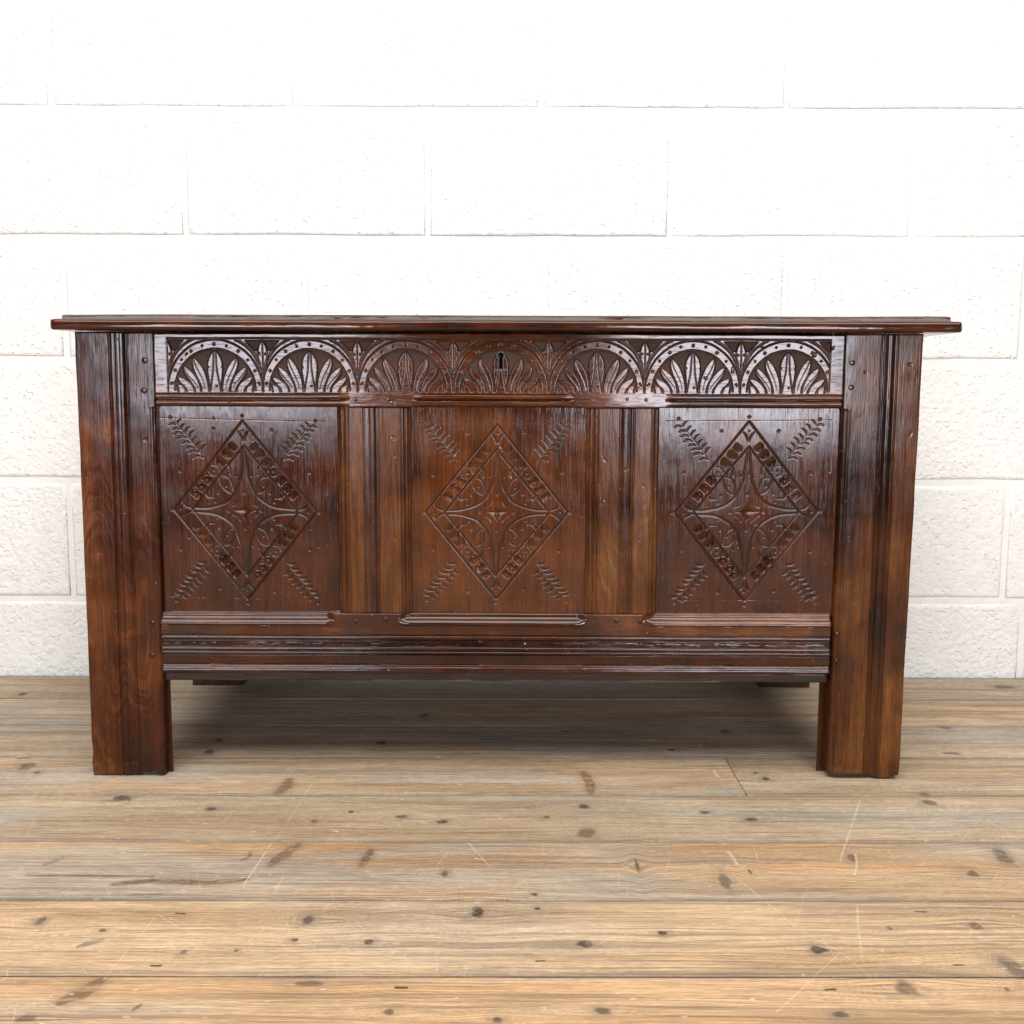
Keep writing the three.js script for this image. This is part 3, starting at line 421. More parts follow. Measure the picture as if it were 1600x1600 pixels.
// ---- top rail: seven carved arches in a sunk border, keyhole, moulded lower edge
const PERIOD = 0.1498, ARCH0 = -0.4433, BASE = 0.6285;
function carveRail() {
  const R = rng(4242), mm = 0.001, f = new Relief(-0.545, 0.600, 0.548, 0.7195, 0.0006), X0 = -0.5172, X1 = 0.5205, Y0 = BASE, Y1 = 0.7090;
  const px = 0.00101;                                              // the pattern below was measured in steps of about a millimetre
  const clipped = (pts) => { const o = []; for (const q of pts) if (q[0] > X0 && q[0] < X1) o.push(q); return o; };
  const G = (pts, w, d, tap, lean) => { const q = clipped(jit(pts, R, 0.0003)); if (q.length > 1) f.groove(q, w * mm, d * mm, tap, lean); };
  f.groove(jit([[X0, Y0 - 0.002], [X0, Y1]], R, 0.0004), 1.1 * mm, 1.2 * mm); f.groove(jit([[X1, Y0], [X1, Y1]], R, 0.0004), 1.1 * mm, 1.2 * mm);
  { const top = []; for (let i = 0; i <= 60; i++) { const x = lerp(X0, X1, i / 60); top.push([x, Y1 + 0.0012 * (fbm(x * 8, 2, 5, 2) - 0.5)]); } f.groove(top, 1.3 * mm, 1.7 * mm); }
  const leaves = [                                                  // [tip, outer control, base outer, base inner, inner control], one side; x out, y up
    { t: [0, 61], o: [21, 46], b: [9, -2], i: [0, -2], n: [0, 30] },
    { t: [33, 51], o: [43, 35], b: [22, -2], i: [10.5, -2], n: [19, 41] },
    { t: [49, 37], o: [55, 23], b: [32, -2], i: [23, -2], n: [36, 32] },
    { t: [58, 21], o: [60, 11], b: [45, -2], i: [33, -2], n: [49, 20] },
    { t: [59, 9], o: [60, 6], b: [58, -2], i: [47, -2], n: [52, 9] },
  ];
  for (let a = 0; a < 7; a++) {
    const cx = ARCH0 + a * PERIOD + (R() - 0.5) * 0.002, P = (x, y) => [cx + x * px, BASE + y * px * 1.005], jj = () => (R() - 0.5) * 2.2;
    const arc = (rx, ry, n = 44) => Array.from({ length: n + 1 }, (_, i) => { const t = Math.PI * i / n; return P(-rx * Math.cos(t), ry * Math.sin(t)); });
    G(arc(74, 77.5), 1.3, 2.6); G(arc(62.5, 63), 1.3, 2.5);
    // leaves of the fan, the ground between their tips and the arch cut away
    const polys = [];
    for (const s of [1, -1]) for (const L of leaves) {
      const w = jj() * 0.5, t = [L.t[0] + (L.t[0] ? w : 0), L.t[1] + jj() * 0.6];
      const outer = bez(t, [L.o[0] + w, L.o[1]], [L.b[0], L.o[1] * 0.45], L.b, 12), inner = bez(L.i, [L.i[0], L.n[1] * 0.5], [L.n[0] + w * 0.5, L.n[1]], t, 12);
      polys.push([...outer, ...inner].map(([x, y]) => [x * s, y]));
      G(outer.map(([x, y]) => P(x * s, y)), 1.3, 2.2, (q) => 0.55 + 0.45 * q); if (L.t[0]) G(inner.map(([x, y]) => P(x * s, y)), 1.0, 1.6, (q) => 1 - 0.4 * q);
      if (L.t[0] && L.t[1] > 30) G(bez([L.t[0] * s, L.t[1] - 3], [(L.o[0] + L.n[0]) / 2 * s, L.o[1] - 2], [(L.b[0] + L.i[0]) / 2 * s, L.o[1] * 0.5], [(L.b[0] + L.i[0]) / 2 * s, 1], 10).map(([x, y]) => P(x, y)), 0.7, 0.8, (q) => 0.8 - 0.4 * q);
    }
    G([P(-1.5, 60), P(-3, 30), P(-8, 0)], 0.9, 1.5); G([P(1.5, 60), P(3, 30), P(8, 0)], 0.9, 1.5);
    const inPoly = (pl, x, y) => { let c = false, d = 1e9; for (let i = 0, k = pl.length - 1; i < pl.length; k = i++) { const [ax, ay] = pl[k], [bx, by] = pl[i]; if ((ay > y) !== (by > y) && x < (bx - ax) * (y - ay) / (by - ay) + ax) c = !c; const dx = bx - ax, dy = by - ay, u = clamp(((x - ax) * dx + (y - ay) * dy) / (dx * dx + dy * dy || 1)); d = Math.min(d, Math.hypot(x - ax - u * dx, y - ay - u * dy)); } return c ? d : -d; };
    const xm = Math.min(X1, cx + 0.075);
    f.sink(Math.max(X0, cx - 0.075), Y0, xm, Y1, (X, Y) => { const x = (X - cx) / px, y = (Y - BASE) / px, q = 1 - Math.hypot(x / 62, y / 62.5); if (q <= 0 || y < 4) return -1; let d = -1e9; for (const pl of polys) d = Math.max(d, inPoly(pl, x, y)); return Math.min(-d, q * 60) * px; }, 2.8 * mm, 0.7 * mm);
    // punches along the arch, flowers and holes by turns
    for (let i = 0; i < 11; i++) { const t = Math.PI * (0.05 + 0.09 * i), [x, y] = P(-68.3 * Math.cos(t) + jj() * 0.4, 70.5 * Math.sin(t) + jj() * 0.4); if (x > X0 + 0.002 && x < X1 - 0.002) i % 2 ? f.flower(x, y, 1.5 * mm, 1.4 * mm, R()) : f.dot(x, y, 1.7 * mm, 2.0 * mm); }
    for (const [x, y] of [[-11, 35], [12, 35], [2, 6], [-53, 24], [53, 22]]) { const q = P(x + jj() * 0.5, y + jj() * 0.5); if (q[0] < X1 - 0.002) f.dot(...q, 1.6 * mm, 1.7 * mm); }
    // spandrel to the right of this arch (and to the left of the first): a bud between two sweeping lines
    for (const e of a ? [1] : [1, -1]) {
      const sx = PERIOD / 2 / px * e, S = (x, y) => P(sx + x, y), lim = (pts) => clipped(pts);
      for (const s of [1, -1]) {
        G(bez([s * 42, 77], [s * 24, 70], [s * 4, 52], [s * 1.5, 17], 16).map(([x, y]) => S(x, y)), 1.2, 1.8, (t) => 1 - 0.2 * t, 0.2);
        G(bez([s * 36, 77], [s * 18, 66], [s * 9, 58], [s * 3, 40], 12).map(([x, y]) => S(x, y)), 0.8, 1.0);
        G(bez([0, 77], [s * 10, 66], [s * 9, 52], [s * 1.5, 28], 12).map(([x, y]) => S(x, y)), 1.0, 1.6);
        f.sink(X0, Y0, X1, Y1 - 0.0005, (X, Y) => { const x = ((X - cx) / px - sx) * s, y = (Y - BASE) / px; if (x < 0 || y > 77) return -1; const bud = 8.6 * Math.sin(Math.PI * clamp((y - 26) / 52)) ** 0.8, wing = lerp(9, 27, clamp((y - 56) / 20) ** 1.2); return y > 61 ? Math.min(x - bud, wing - x, y - 61, 76.5 - y) * px : -1; }, 3.2 * mm, 0.8 * mm);
        const d = S(s * 4.5, 56 + jj()); if (d[0] > X0 + 0.003 && d[0] < X1 - 0.003) f.dot(...d, 1.6 * mm, 1.8 * mm);
        const d2 = S(s * 5.2, 9 + jj() * 0.4); if (d2[0] > X0 + 0.003 && d2[0] < X1 - 0.003) f.dot(...d2, 1.5 * mm, 1.7 * mm);
      }
      if (e > 0 || a) G([S(0, 76), S(0.4, 50), S(0, 16)], 1.0, 1.6); G([S(0, 18), S(0, -2)], 1.5, 2.0);
    }
  }
  // the keyhole goes right through
  f.each(-0.006, 0.656, 0.016, 0.695, (x, y, h) => { const c = Math.hypot(x - 0.0052, y - 0.6835), slot = y < 0.684 && y > 0.6625 && Math.abs(x - 0.0052) < lerp(0.0042, 0.0031, (y - 0.6625) / 0.02); return c < 0.0052 || slot ? -0.013 : h; });
  return f;
}
{
  const f = carveRail(), box = [-0.5385, 0.5425, 0.6018, 0.7178], [x0, x1, y0, y1] = box, D = dents(rng(31), 70, x0, x1, y0, y1);
  const runs = [[-0.5395, -0.230, 0.02], [-0.136, 0.122, 0.022], [0.262, 0.5435, 0.022]];
  const s = slab({ xl: (y) => x0 + 0.0004 * Math.sin(y * 90), xr: () => x1, yb: (x) => y0 + 0.0012 * (fbm(x * 14, 1, 33, 3) - 0.5) + 0.0008, yt: (x) => y1 - 0.0018 * fbm(x * 10, 1, 34, 3), box, z: -0.0015, depth: 0.028, nx: 1500, ny: 165, round: 0.0016,
    h: (x, y) => {
      let run = 0; for (const [a, b, fade] of runs) run = Math.max(run, (a < -0.5 ? 1 : sst(a, a + fade, x)) * (b > 0.5 ? 1 : sst(b, b - fade, x)));
      const w = 0.0009 * (fbm(x * 16, 3, 35, 3) - 0.5), yy = y + w;
      const m = vee(yy, 0.6228, 0.0012, 0.0022) + (yy < 0.6228 ? -0.0010 : 0) + bead(yy, 0.6188, 0.0033, 0.0016) - (yy < 0.6155 && yy > 0.6125 ? 0.0026 : 0) + (yy <= 0.6155 && yy > 0.604 ? bead(yy, 0.6090, 0.0046, 0.0030) - 0.0030 : 0) + (yy <= 0.604 ? -0.0045 : 0);
      return f.at(x, y) + m * run + dented(D, x, y) + wobble(x, y, 40, 'x');
    } });
  // the cut-back ground between the leaves was left rough and took no polish
  const face = oak(300, { ...DARK, grain: 'x', fleck: 0.1, rough: 0.25, stain: 0.6, tone: (x, y) => 0.40 + 0.28 * (fbm(x * 4, y * 9, 37, 2) - 0.5) + (Math.abs(x - 0.01) < 0.23 + 0.05 * fbm(x * 9, y * 40, 38, 3) ? 0.2 : 0) + (y < 0.627 ? 0.1 : 0) });
  const m = skin(x0, x1, y0, y1, 0.0006, groundAndCutShade(f, face), WAX);
  const which = (x, y) => { if (y < BASE || y > 0.7085 || x < -0.517 || x > 0.5203) return -1; const a = Math.round((x - ARCH0) / PERIOD); return Math.hypot((x - ARCH0 - a * PERIOD) / 0.0752, (y - BASE) / 0.0788) < 1 ? a : -1; };
  const hole = (x, y) => Math.hypot(x - 0.0052, y - 0.6835) < 0.0047 || (y < 0.684 && y > 0.663 && Math.abs(x - 0.0052) < 0.0034);
  const rail = put('top_rail', cut(s, (x, y) => which(x, y) < 0 && !hole(x, y), true), m, chest);
  rail.userData.label = 'top rail carved with seven leafy arches and a keyhole';
  for (let a = 0; a < 7; a++) put('carved_arch', cut(s, (x, y) => which(x, y) === a && !hole(x, y)), m, rail);
  // iron lining of the keyhole: a rim that follows the hole, on a small foot
  const sh = new THREE.Shape(); sh.absarc(0, 0.0215, 0.0066, -0.9, Math.PI + 0.9, false); sh.lineTo(-0.0052, 0); sh.lineTo(-0.0098, -0.0006); sh.lineTo(-0.0098, -0.0026); sh.lineTo(0.0098, -0.0026); sh.lineTo(0.0098, -0.0006); sh.lineTo(0.0052, 0); sh.closePath();
  const ho = new THREE.Path(); ho.absarc(0, 0.0215, 0.0049, -0.9, Math.PI + 0.9, false); ho.lineTo(-0.0038, 0.0005); ho.lineTo(0.0038, 0.0005); ho.closePath(); sh.holes.push(ho);
  const iron = new THREE.MeshPhysicalMaterial({ color: new THREE.Color(0.06, 0.055, 0.05), metalness: 0.5, roughness: 0.5 });
  put('keyhole_plate', new THREE.ExtrudeGeometry(sh, { depth: 0.003, bevelEnabled: true, bevelSize: 0.0004, bevelThickness: 0.0004, bevelSegments: 2, curveSegments: 18 }).translate(0.0052, 0.662, -0.0035), iron, rail);
  pegs(rail, [[-0.223, 0.6147, 4.6], [-0.171, 0.6149, 4.6], [0.204, 0.616, 4.2], [0.234, 0.6155, 4.0]], -0.0022, m);
}
function pegs(parent, list, z, m) {
  for (const [x, y, r, out = 0.4] of list) {
    const R = rng(Math.round((x + 2) * 1e4 + y * 1e3)), q = r * 0.001, g = new THREE.LatheGeometry([[0, 0.0006], [q * 0.55, 0.0005], [q * 0.86, 0.0002], [q, -0.0006], [q * 1.02, -0.006]].map(([a, b]) => new THREE.Vector2(Math.max(a, 1e-5), b)), 14);
    g.rotateX(Math.PI / 2); const p = g.attributes.position; for (let i = 0; i < p.count; i++) { const k = 1 + 0.10 * Math.sin(2 * Math.atan2(p.getY(i), p.getX(i)) + R() * 0.01 + x * 90); p.setXY(i, p.getX(i) * k, p.getY(i) / k); }
    const u = g.attributes.uv; for (let i = 0; i < u.count; i++) u.setXY(i, 0.4 + p.getX(i) * 8 + x, 0.5 + p.getY(i) * 8);
    g.rotateY((R() - 0.5) * 0.12); g.rotateX((R() - 0.5) * 0.12); g.computeVertexNormals(); g.translate(x, y, z + 0.0006 * out + 0.0001); put('peg', g, pegMat, parent);
  }
}

// ---- bottom rail: run with beads and hollows along its length
{
  const box = [-0.5425, 0.5375, 0.1725, 0.2722], [x0, x1, y0, y1] = box, D = dents(rng(51), 80, x0, x1, y0, y1), runs = [[-0.6, -0.26, 0.016], [-0.163, 0.147, 0.022], [0.23, 0.6, 0.024]];
  const s = slab({ xl: () => x0, xr: () => x1, yb: (x) => y0 + 0.0016 * (fbm(x * 6, 1, 53, 3) - 0.5) + 0.003 * sst(0.46, 0.52, x), yt: (x) => y1 - 0.001 * fbm(x * 10, 1, 54, 3), box, z: -0.001, depth: 0.03, nx: 760, ny: 150, round: 0.001,
    h: (x, y) => {
      let run = 0; for (const [a, b, fade] of runs) run = Math.max(run, (a < -0.5 ? 1 : sst(a, a + fade, x)) * (b > 0.5 ? 1 : sst(b, b - fade, x)));
      const yy = y + 0.0010 * (fbm(x * 12, 3, 55, 3) - 0.5);
      // edge mould next to the panels: two rolls stepping back upwards
      let m = 0;
      if (yy > 0.2525) m = -0.0095 * sst(0.2525, 0.2725, yy) + bead(yy, 0.2575, 0.0050, 0.0030) + bead(yy, 0.2690, 0.0030, 0.0022) + vee(yy, 0.2520, 0.0012, 0.0015);
      let h = m * run;
      h += vee(yy, 0.2362, 0.0011, 0.0022) + bead(yy, 0.2322, 0.0033, 0.0022) + vee(yy, 0.2284, 0.0011, 0.0020);
      if (yy < 0.2284) h -= 0.0016 * sst(0.2165, 0.2284, yy) * 0.6;
      if (yy < 0.2190 && yy > 0.2050) h += bead(yy, 0.2140, 0.0036, 0.0030) + bead(yy, 0.2078, 0.0027, 0.0030) + vee(yy, 0.2104, 0.0009, 0.0008) + vee(yy, 0.2180, 0.0009, 0.0012);
      h += vee(yy, 0.2044, 0.0010, 0.0022);
      if (yy < 0.2044 && yy > 0.1885) h -= 0.0022 * (1 - (yy - 0.1885) / 0.0159) * 0.4;
      h += vee(yy, 0.1880, 0.0010, 0.0018);
      if (yy < 0.1880) h += bead(yy, 0.1848, 0.0028, 0.0016) + bead(yy, 0.1782, 0.0052, 0.0042) - 0.0012;
      return h + dented(D, x, y) + wobble(x, y, 56, 'x') * 0.25;
    } });
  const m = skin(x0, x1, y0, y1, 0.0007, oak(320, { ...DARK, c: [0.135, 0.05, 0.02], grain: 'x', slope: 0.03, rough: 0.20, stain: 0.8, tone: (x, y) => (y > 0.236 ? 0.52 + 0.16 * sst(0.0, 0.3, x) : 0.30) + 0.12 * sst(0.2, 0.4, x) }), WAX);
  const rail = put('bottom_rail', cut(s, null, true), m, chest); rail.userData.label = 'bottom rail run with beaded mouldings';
  pegs(rail, [[-0.2273, 0.2592, 4.4, 0.8], [-0.1788, 0.2626, 4.6, 0.8], [0.1918, 0.2619, 4.2, 0.8], [0.2299, 0.261, 4.6, 0.8]], -0.0012, m);
}
// ---- muntins between the panels
[[-0.2527, -0.1384, 0], [0.1423, 0.2554, 1]].forEach(([a, b, n]) => {
  const box = [a - 0.001, b + 0.001, 0.2715, 0.6025], [x0, x1, y0, y1] = box, D = dents(rng(60 + n), 34, x0, x1, y0, y1);
  const T = n ? { e0: 0.1605, h0: 0.1935, h1: 0.2165, e1: 0.2425 } : { e0: -0.2345, h0: -0.2120, h1: -0.1880, e1: -0.1540 };
  const s = slab({ xl: (y) => x0 + 0.0007 * (fbm(y * 12, n, 61, 3) - 0.5), xr: (y) => x1 + 0.0007 * (fbm(y * 12, n + 4, 62, 3) - 0.5), yb: () => y0, yt: () => y1, box, z: -0.0035, depth: 0.024, nx: 150, ny: 300, round: 0.0012,
    h: (x, y) => {
      const w = x + 0.0007 * (fbm(y * 9, 4 + n, 63, 3) - 0.5);
      let h = scoop(w, T.h0, T.h1, 0.0030) + vee(w, T.h0, 0.0011, 0.0018) + vee(w, T.h1, 0.0011, 0.0016) + bead(w, T.h1 - 0.004, 0.0022, 0.0012);
      if (w < T.e0) h += -0.006 * (T.e0 - w) / (T.e0 - x0) + bead(w, T.e0 - 0.0048, 0.0032, 0.0017) + bead(w, T.e0 - 0.0125, 0.0030, 0.0020) + vee(w, T.e0, 0.0010, 0.0016);
      if (w > T.e1) h += -0.006 * (w - T.e1) / (x1 - T.e1) + bead(w, T.e1 + 0.0042, 0.0028, 0.0017) + bead(w, T.e1 + 0.0105, 0.0026, 0.0020) + vee(w, T.e1, 0.0010, 0.0016);
      return h + dented(D, x, y) + wobble(x, y, 64 + n, 'y') * 0.7;
    } });
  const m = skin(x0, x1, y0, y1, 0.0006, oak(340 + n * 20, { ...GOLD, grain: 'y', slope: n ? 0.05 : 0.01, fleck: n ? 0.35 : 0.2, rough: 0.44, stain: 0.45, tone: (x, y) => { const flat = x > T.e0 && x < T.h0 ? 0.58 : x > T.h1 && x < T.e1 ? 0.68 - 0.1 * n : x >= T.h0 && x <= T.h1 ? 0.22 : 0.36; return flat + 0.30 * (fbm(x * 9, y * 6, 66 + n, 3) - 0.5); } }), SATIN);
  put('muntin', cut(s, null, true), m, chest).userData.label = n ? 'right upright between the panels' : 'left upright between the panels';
});
// ---- front posts
function post(n) {
  const L = n === 0, xin = L ? (y) => lerp(-0.5440, -0.5372, y / 0.72) : (y) => lerp(0.5410, 0.5428, y / 0.72), xo = L ? (y) => lerp(-0.6622, -0.6605, y / 0.72) : (y) => lerp(0.6575, 0.6645, y / 0.72);
  const knock = (y, s) => 0.0016 * (fbm(y * 16, s, 71, 3) - 0.5) + 0.004 * sst(0.16, 0.0, y) * (fbm(y * 45, s, 72, 3) - 0.5);
  const xl = (y) => (L ? xo(y) : xin(y)) + knock(y, n * 7 + 1), xr = (y) => (L ? xin(y) : xo(y)) + knock(y, n * 7 + 3);
  const yb = (x) => 0.0004 + 0.007 * sst(0.4, 0.75, fbm(x * 30, n, 73, 3)), yt = () => 0.7188, box = L ? [-0.6650, -0.5345, 0, 0.7195] : [0.5305, 0.6670, 0, 0.7195], [x0, x1, y0, y1] = box, D = dents(rng(70 + n), 60, x0, x1, y0, y1);
  const s = slab({ xl, xr, yb, yt, box, z: 0, depth: L ? 0.018 : 0.034, nx: 150, ny: 520, round: 0.0022,
    h: (x, y) => {
      const lean = L ? lerp(0.0042, 0, y / 0.72) : lerp(0.0015, 0, y / 0.72), w = x + lean + 0.0007 * (fbm(y * 8, n, 75, 3) - 0.5); let h = 0;   // w: place across the post at its top
      const wear = 1 - 0.25 * sst(0.3, 0.05, y);
      if (L) { h += (vee(w, -0.6075, 0.0015, 0.0034) + vee(w, -0.5965, 0.0011, 0.0022) + vee(w, -0.5795, 0.0015, 0.0034) + bead(w, -0.6020, 0.0040, 0.0013) + scoop(w, -0.5955, -0.5805, 0.0022) + vee(w, -0.5565, 0.0009, 0.0009 * sst(0.55, 0.4, y))) * wear; if (w > -0.5475 && y < 0.6) h += -0.0032 * (w + 0.5475) / 0.01 + bead(w, -0.5440, 0.0024, 0.0010); }
      else {
        h += (vee(w, 0.6000, 0.0011, 0.0022) + vee(w, 0.6045, 0.0011, 0.0018) + scoop(w, 0.6052, 0.6195, 0.0042) + bead(w, 0.6220, 0.0020, 0.0012) + vee(w, 0.6252, 0.0013, 0.0034)) * wear;
        if (w < 0.5560 && y < 0.60) h += -0.0055 * (0.5560 - w) / 0.0135 + bead(w, 0.5465, 0.0030, 0.0020) + bead(w, 0.5520, 0.0024, 0.0016) + vee(w, 0.5562, 0.0011, 0.0016) - 0.003 * sst(0.16, 0.02, y) * sst(0.556, 0.543, w);
      }
      return h + dented(D, x, y) + wobble(x, y, 76 + n, 'y') * (0.5 + 2 * sst(0.12, 0, y)) + 0.0012 * (fbm(x * 12, y * 14, 79 + n, 3) - 0.5);
    } });
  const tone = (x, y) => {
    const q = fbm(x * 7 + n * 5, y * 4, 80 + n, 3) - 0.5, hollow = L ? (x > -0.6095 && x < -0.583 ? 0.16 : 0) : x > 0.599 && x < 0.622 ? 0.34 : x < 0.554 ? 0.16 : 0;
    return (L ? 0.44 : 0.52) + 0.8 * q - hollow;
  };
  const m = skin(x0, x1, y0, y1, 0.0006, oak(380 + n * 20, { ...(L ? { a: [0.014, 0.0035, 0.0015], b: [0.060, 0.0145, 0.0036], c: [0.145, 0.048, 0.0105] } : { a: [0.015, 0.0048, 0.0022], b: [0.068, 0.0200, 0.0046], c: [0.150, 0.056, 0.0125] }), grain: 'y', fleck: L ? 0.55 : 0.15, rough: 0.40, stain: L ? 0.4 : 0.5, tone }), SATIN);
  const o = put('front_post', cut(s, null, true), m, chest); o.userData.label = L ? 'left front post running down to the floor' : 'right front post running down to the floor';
  pegs(o, L ? [[-0.552, 0.6744, 5.2, 0.3], [-0.5548, 0.6277, 5.0, 0.8], [-0.5554, 0.2559, 4.2, 0.6], [-0.5573, 0.2021, 4.2, 0.6]] : [[0.5545, 0.6738, 4.6, 1], [0.554, 0.6361, 4.8, 0.8], [0.5474, 0.2412, 4.4, 1], [0.5491, 0.1969, 4.4, 1]], 0.0002, m);
}
post(0); post(1);

// ---- plain pieces behind: bottom board, back posts, sides, back, inner boards
function plank(name, x0, x1, y0, y1, z0, z1, mat, parent = chest) {
  const e = 0.0015, sh = new THREE.Shape([[x0 + e, y0 + e], [x1 - e, y0 + e], [x1 - e, y1 - e], [x0 + e, y1 - e]].map((q) => new THREE.Vector2(...q)));
  const g = new THREE.ExtrudeGeometry(sh, { depth: z1 - z0 - 2 * e, bevelEnabled: true, bevelSize: e, bevelThickness: e, bevelSegments: 2 }).translate(0, 0, z0 + e);
  const p = g.attributes.position, nn = g.attributes.normal, u = g.attributes.uv; for (let i = 0; i < p.count; i++) { const ax = Math.abs(nn.getX(i)), ay = Math.abs(nn.getY(i)); u.setXY(i, (ax > 0.7 ? p.getZ(i) : p.getX(i)) / 0.4, (ay > 0.7 ? p.getZ(i) : p.getY(i)) / 0.4); }
  return put(name, g, mat, parent);
}
const plainV = skin(0, 0.4, 0, 0.4, 0.001, oak(420, { ...DARK, grain: 'y', fleck: 0.2, rough: 0.42, tone: () => 0.4 }), WAX), plainH = skin(0, 0.4, 0, 0.4, 0.001, oak(440, { ...DARK, grain: 'x', fleck: 0.1, rough: 0.45, tone: () => 0.32 }), WAX);
const raw = skin(0, 0.4, 0, 0.4, 0.001, oak(460, { a: [0.035, 0.02, 0.013], b: [0.07, 0.042, 0.026], c: [0.13, 0.08, 0.045], grain: 'x', rough: 0.75, tone: () => 0.4 }), { specularIntensity: 0.6 });
{ // front edge of the bottom boards, its lower arris chipped to pale wood
  const box = [-0.541, 0.536, 0.1585, 0.1735], s = slab({ xl: () => box[0], xr: () => box[1], yb: (x) => box[2] + 0.0022 * fbm(x * 22, 2, 90, 4) * (0.4 + sst(0.45, 0.1, Math.abs(x + 0.02))), yt: () => box[3], box, z: -0.0075, depth: 0.06, nx: 420, ny: 12, round: 0.001, h: (x, y) => wobble(x, y, 91, 'x') });
  const base = oak(430, { a: [0.016, 0.010, 0.010], b: [0.026, 0.016, 0.015], c: [0.05, 0.025, 0.018], grain: 'x', rough: 0.46, tone: () => 0.4 });
  put('bottom_board', cut(s, null, true), skin(...box, 0.0007, (x, y) => { const c = base(x, y), chip = sst(0.1615 + 0.003 * (fbm(x * 40, 5, 92, 3) - 0.45), 0.1600, y) * sst(0.42, 0.62, fbm(x * 18, 1, 93, 3)) * sst(0.5, 0.3, Math.abs(x)); const q = mix3(c, [0.30, 0.15, 0.06], 0.85 * chip); return [q[0], q[1], q[2], c[3], c[4] + 0.3 * chip]; }), chest);
}
plank('inner_board', -0.60, 0.60, 0.159, 0.174, -0.52, -0.068, raw);
for (const s of [-1, 1]) {
  const xo = s < 0 ? -0.6600 : 0.6585, a = Math.min(xo, xo - s * 0.108), b = Math.max(xo, xo - s * 0.108);
  plank('back_post', a, b, 0.0004, 0.7185, -0.582, -0.528, plainV);
  const X = (d0, d1) => [Math.min(xo - s * d0, xo - s * d1), Math.max(xo - s * d0, xo - s * d1)];
  plank('side_rail', ...X(0.002, 0.028), 0.612, 0.717, -0.5278, -0.0364, plainV); plank('side_rail', ...X(0.002, 0.028), 0.176, 0.27, -0.5278, -0.0364, plainV);
  plank('side_muntin', ...X(0.004, 0.026), 0.2702, 0.6118, -0.34, -0.25, plainV);
  for (const [z0, z1] of [[-0.5278, -0.3402], [-0.2498, -0.0364]]) plank('side_panel', ...X(0.014, 0.022), 0.2702, 0.6118, z0, z1, plainV);
}
plank('back_board', -0.55, 0.55, 0.176, 0.716, -0.57, -0.552, raw);

// ---- lid: a thick board with a rounded edge, its field raised by a small step
{
  const X0 = -0.6870, X1 = 0.7130, Z0 = -0.575, Z1 = 0.030, nx = 300, nz = 60, ring = [];
  const prof = [[0.030, 0.7196], [0.0075, 0.7196], [0.0030, 0.7203], [0.0007, 0.7222], [0, 0.7252], [0.0004, 0.7318], [0.0026, 0.7352], [0.0080, 0.7368], [0.0130, 0.7372], [0.0148, 0.7376], [0.0152, 0.7425], [0.0168, 0.7440], [0.0200, 0.7446], [0.030, 0.7448]];
  const corner = 0.006, path = [];
  const seg = (ax, az, bx, bz, n) => { for (let i = 0; i < n; i++) path.push([lerp(ax, bx, i / n), lerp(az, bz, i / n)]); };
  seg(X0 + corner, Z1, X1 - corner, Z1, 420); seg(X1 - corner, Z1, X1, Z1 - corner, 5); seg(X1, Z1 - corner, X1, Z0, 90); seg(X1, Z0, X0, Z0, 60); seg(X0, Z0, X0, Z1 - corner, 90); seg(X0, Z1 - corner, X0 + corner, Z1, 5);
  const n = path.length, pos = [], uv = [], idx = [], cx = (X0 + X1) / 2, cz = (Z0 + Z1) / 2;
  prof.forEach(([inset, y], r) => path.forEach(([x, z]) => {
    const w = inset + (r > 0 && r < 9 ? 0.0009 * (fbm(x * 14 + z * 9, r * 0.35, 95, 3) - 0.5) + 0.0004 * (fbm(x * 60, z * 60 + r * 0.6, 96, 2) - 0.5) : 0.0006 * (fbm(x * 20, z * 20, 97, 2) - 0.5));
    const dy = r > 8 ? 0.0012 * (fbm(x * 6, z * 6, 98, 2) - 0.5) : 0.0012 * (fbm(x * 5, z * 5, 99, 3) - 0.5) + (r > 2 && r < 8 ? 0.0007 * (fbm(x * 26, r * 0.5 + z * 26, 94, 3) - 0.5) : 0);
    const px = clamp(x, X0 + w, X1 - w), pz = clamp(z, Z0 + w, Z1 - w);
    pos.push(px, y + dy, pz); uv.push(px / 0.7, (pz - y + 0.7) / 0.35);
  }));
  for (let r = 0; r < prof.length - 1; r++) for (let i = 0; i < n; i++) { const a = r * n + i, b = r * n + (i + 1) % n; idx.push(a, b, b + n, a, b + n, a + n); }
  const last = (prof.length - 1) * n, c0 = pos.length / 3; pos.push(cx, 0.7196, cz, cx, 0.7448, cz); uv.push(cx / 0.7, cz / 0.35, cx / 0.7, cz / 0.35);
  for (let i = 0; i < n; i++) { const j = (i + 1) % n; idx.push(c0, j, i, c0 + 1, last + i, last + j); }
  const g = new THREE.BufferGeometry(); g.setAttribute('position', new THREE.Float32BufferAttribute(pos, 3)); g.setAttribute('uv', new THREE.Float32BufferAttribute(uv, 2)); g.setIndex(idx); g.computeVertexNormals();
  const m = skin(0, 0.7, 0, 0.35, 0.0007, oak(480, { ...DARK, grain: 'x', fleck: 0.1, rough: 0.2, stain: 0.7, tone: () => 0.34 }), WAX);
  put('lid', g, m, chest).userData.label = 'lid with a rounded moulded edge overhanging the front';
}

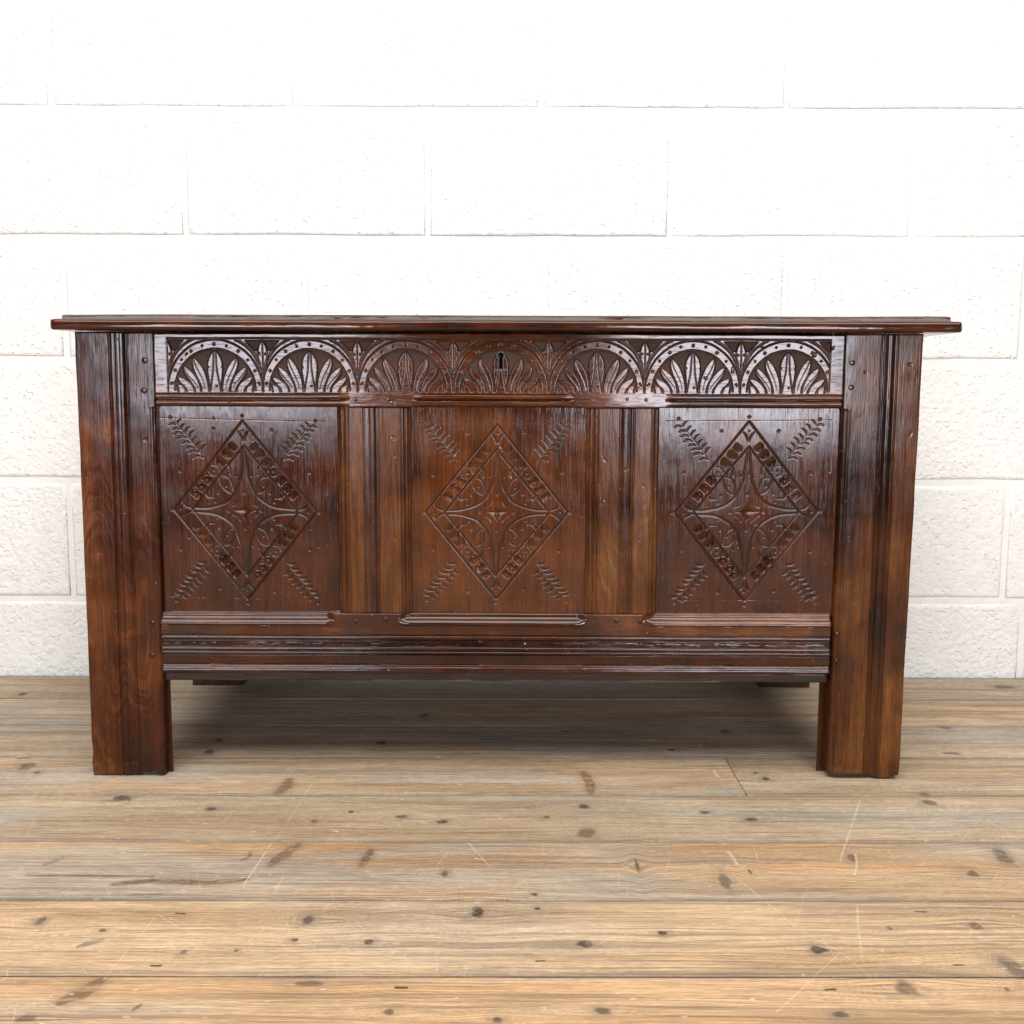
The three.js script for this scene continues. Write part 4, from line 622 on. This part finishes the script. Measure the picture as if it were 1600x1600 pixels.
// ------------------------------------------------------------------ added lamps, out of view
for (const L of ADDED_LAMPS) {
  const at = new THREE.Vector3(...L.at), aim = new THREE.Vector3(...L.aim), box = named(new THREE.Group(), 'added_softbox');
  scene.add(box); box.userData = { label: L.label, category: 'lamp' };
  const head = new THREE.Object3D(); head.position.copy(at); head.lookAt(aim); head.updateMatrix();   // +z of head looks at the aim
  const black = new THREE.MeshStandardMaterial({ color: 0x1a1a1c, roughness: 0.7 });
  const parts = []; const w = L.w / 2 + 0.03, h = L.h / 2 + 0.03;
  for (const [bx, by, bz, x, y, z] of [[2 * w, 0.03, 0.2, 0, h - 0.015, -0.08], [2 * w, 0.03, 0.2, 0, -h + 0.015, -0.08], [0.03, 2 * h - 0.06, 0.2, w - 0.015, 0, -0.08], [0.03, 2 * h - 0.06, 0.2, -w + 0.015, 0, -0.08], [2 * w, 2 * h, 0.02, 0, 0, -0.19]]) parts.push(new THREE.BoxGeometry(bx, by, bz).translate(x, y, z));
  put('added_housing', mergeGeometries(parts).applyMatrix4(head.matrix), black, box);
  put('added_diffuser', new THREE.BoxGeometry(L.w, L.h, 0.01).translate(0, 0, -0.012).applyMatrix4(head.matrix), new THREE.MeshStandardMaterial({ color: 0xf2f2f0, emissive: new THREE.Color(...L.col), emissiveIntensity: 0.6, roughness: 0.8 }), box);
  const legs = L.stand ? [[[at.x, 0.2, at.z + 0.24], [at.x, at.y, at.z + 0.24]], ...[0, 2.1, 4.2].map((a) => [[at.x, 0.3, at.z + 0.24], [at.x + 0.3 * Math.sin(a), 0.02, at.z + 0.24 + 0.3 * Math.cos(a)]])] : [[[at.x - 2.4, at.y + 0.15, at.z + 0.1], [at.x - 2.4, 0.02, at.z + 0.6]], [[at.x + 2.4, at.y + 0.15, at.z + 0.1], [at.x + 2.4, 0.02, at.z + 0.7]]];
  for (const [a, b] of legs) put('added_stand_leg', new THREE.TubeGeometry(new THREE.LineCurve3(new THREE.Vector3(...a), new THREE.Vector3(...b)), 1, 0.016, 10), black, box);
  const light = new THREE.RectAreaLight(new THREE.Color(...L.col), L.power, L.w, L.h); light.position.copy(at); light.lookAt(aim); scene.add(light);
  light.name = 'added_softbox_light';
}

renderer.render(scene, camera);
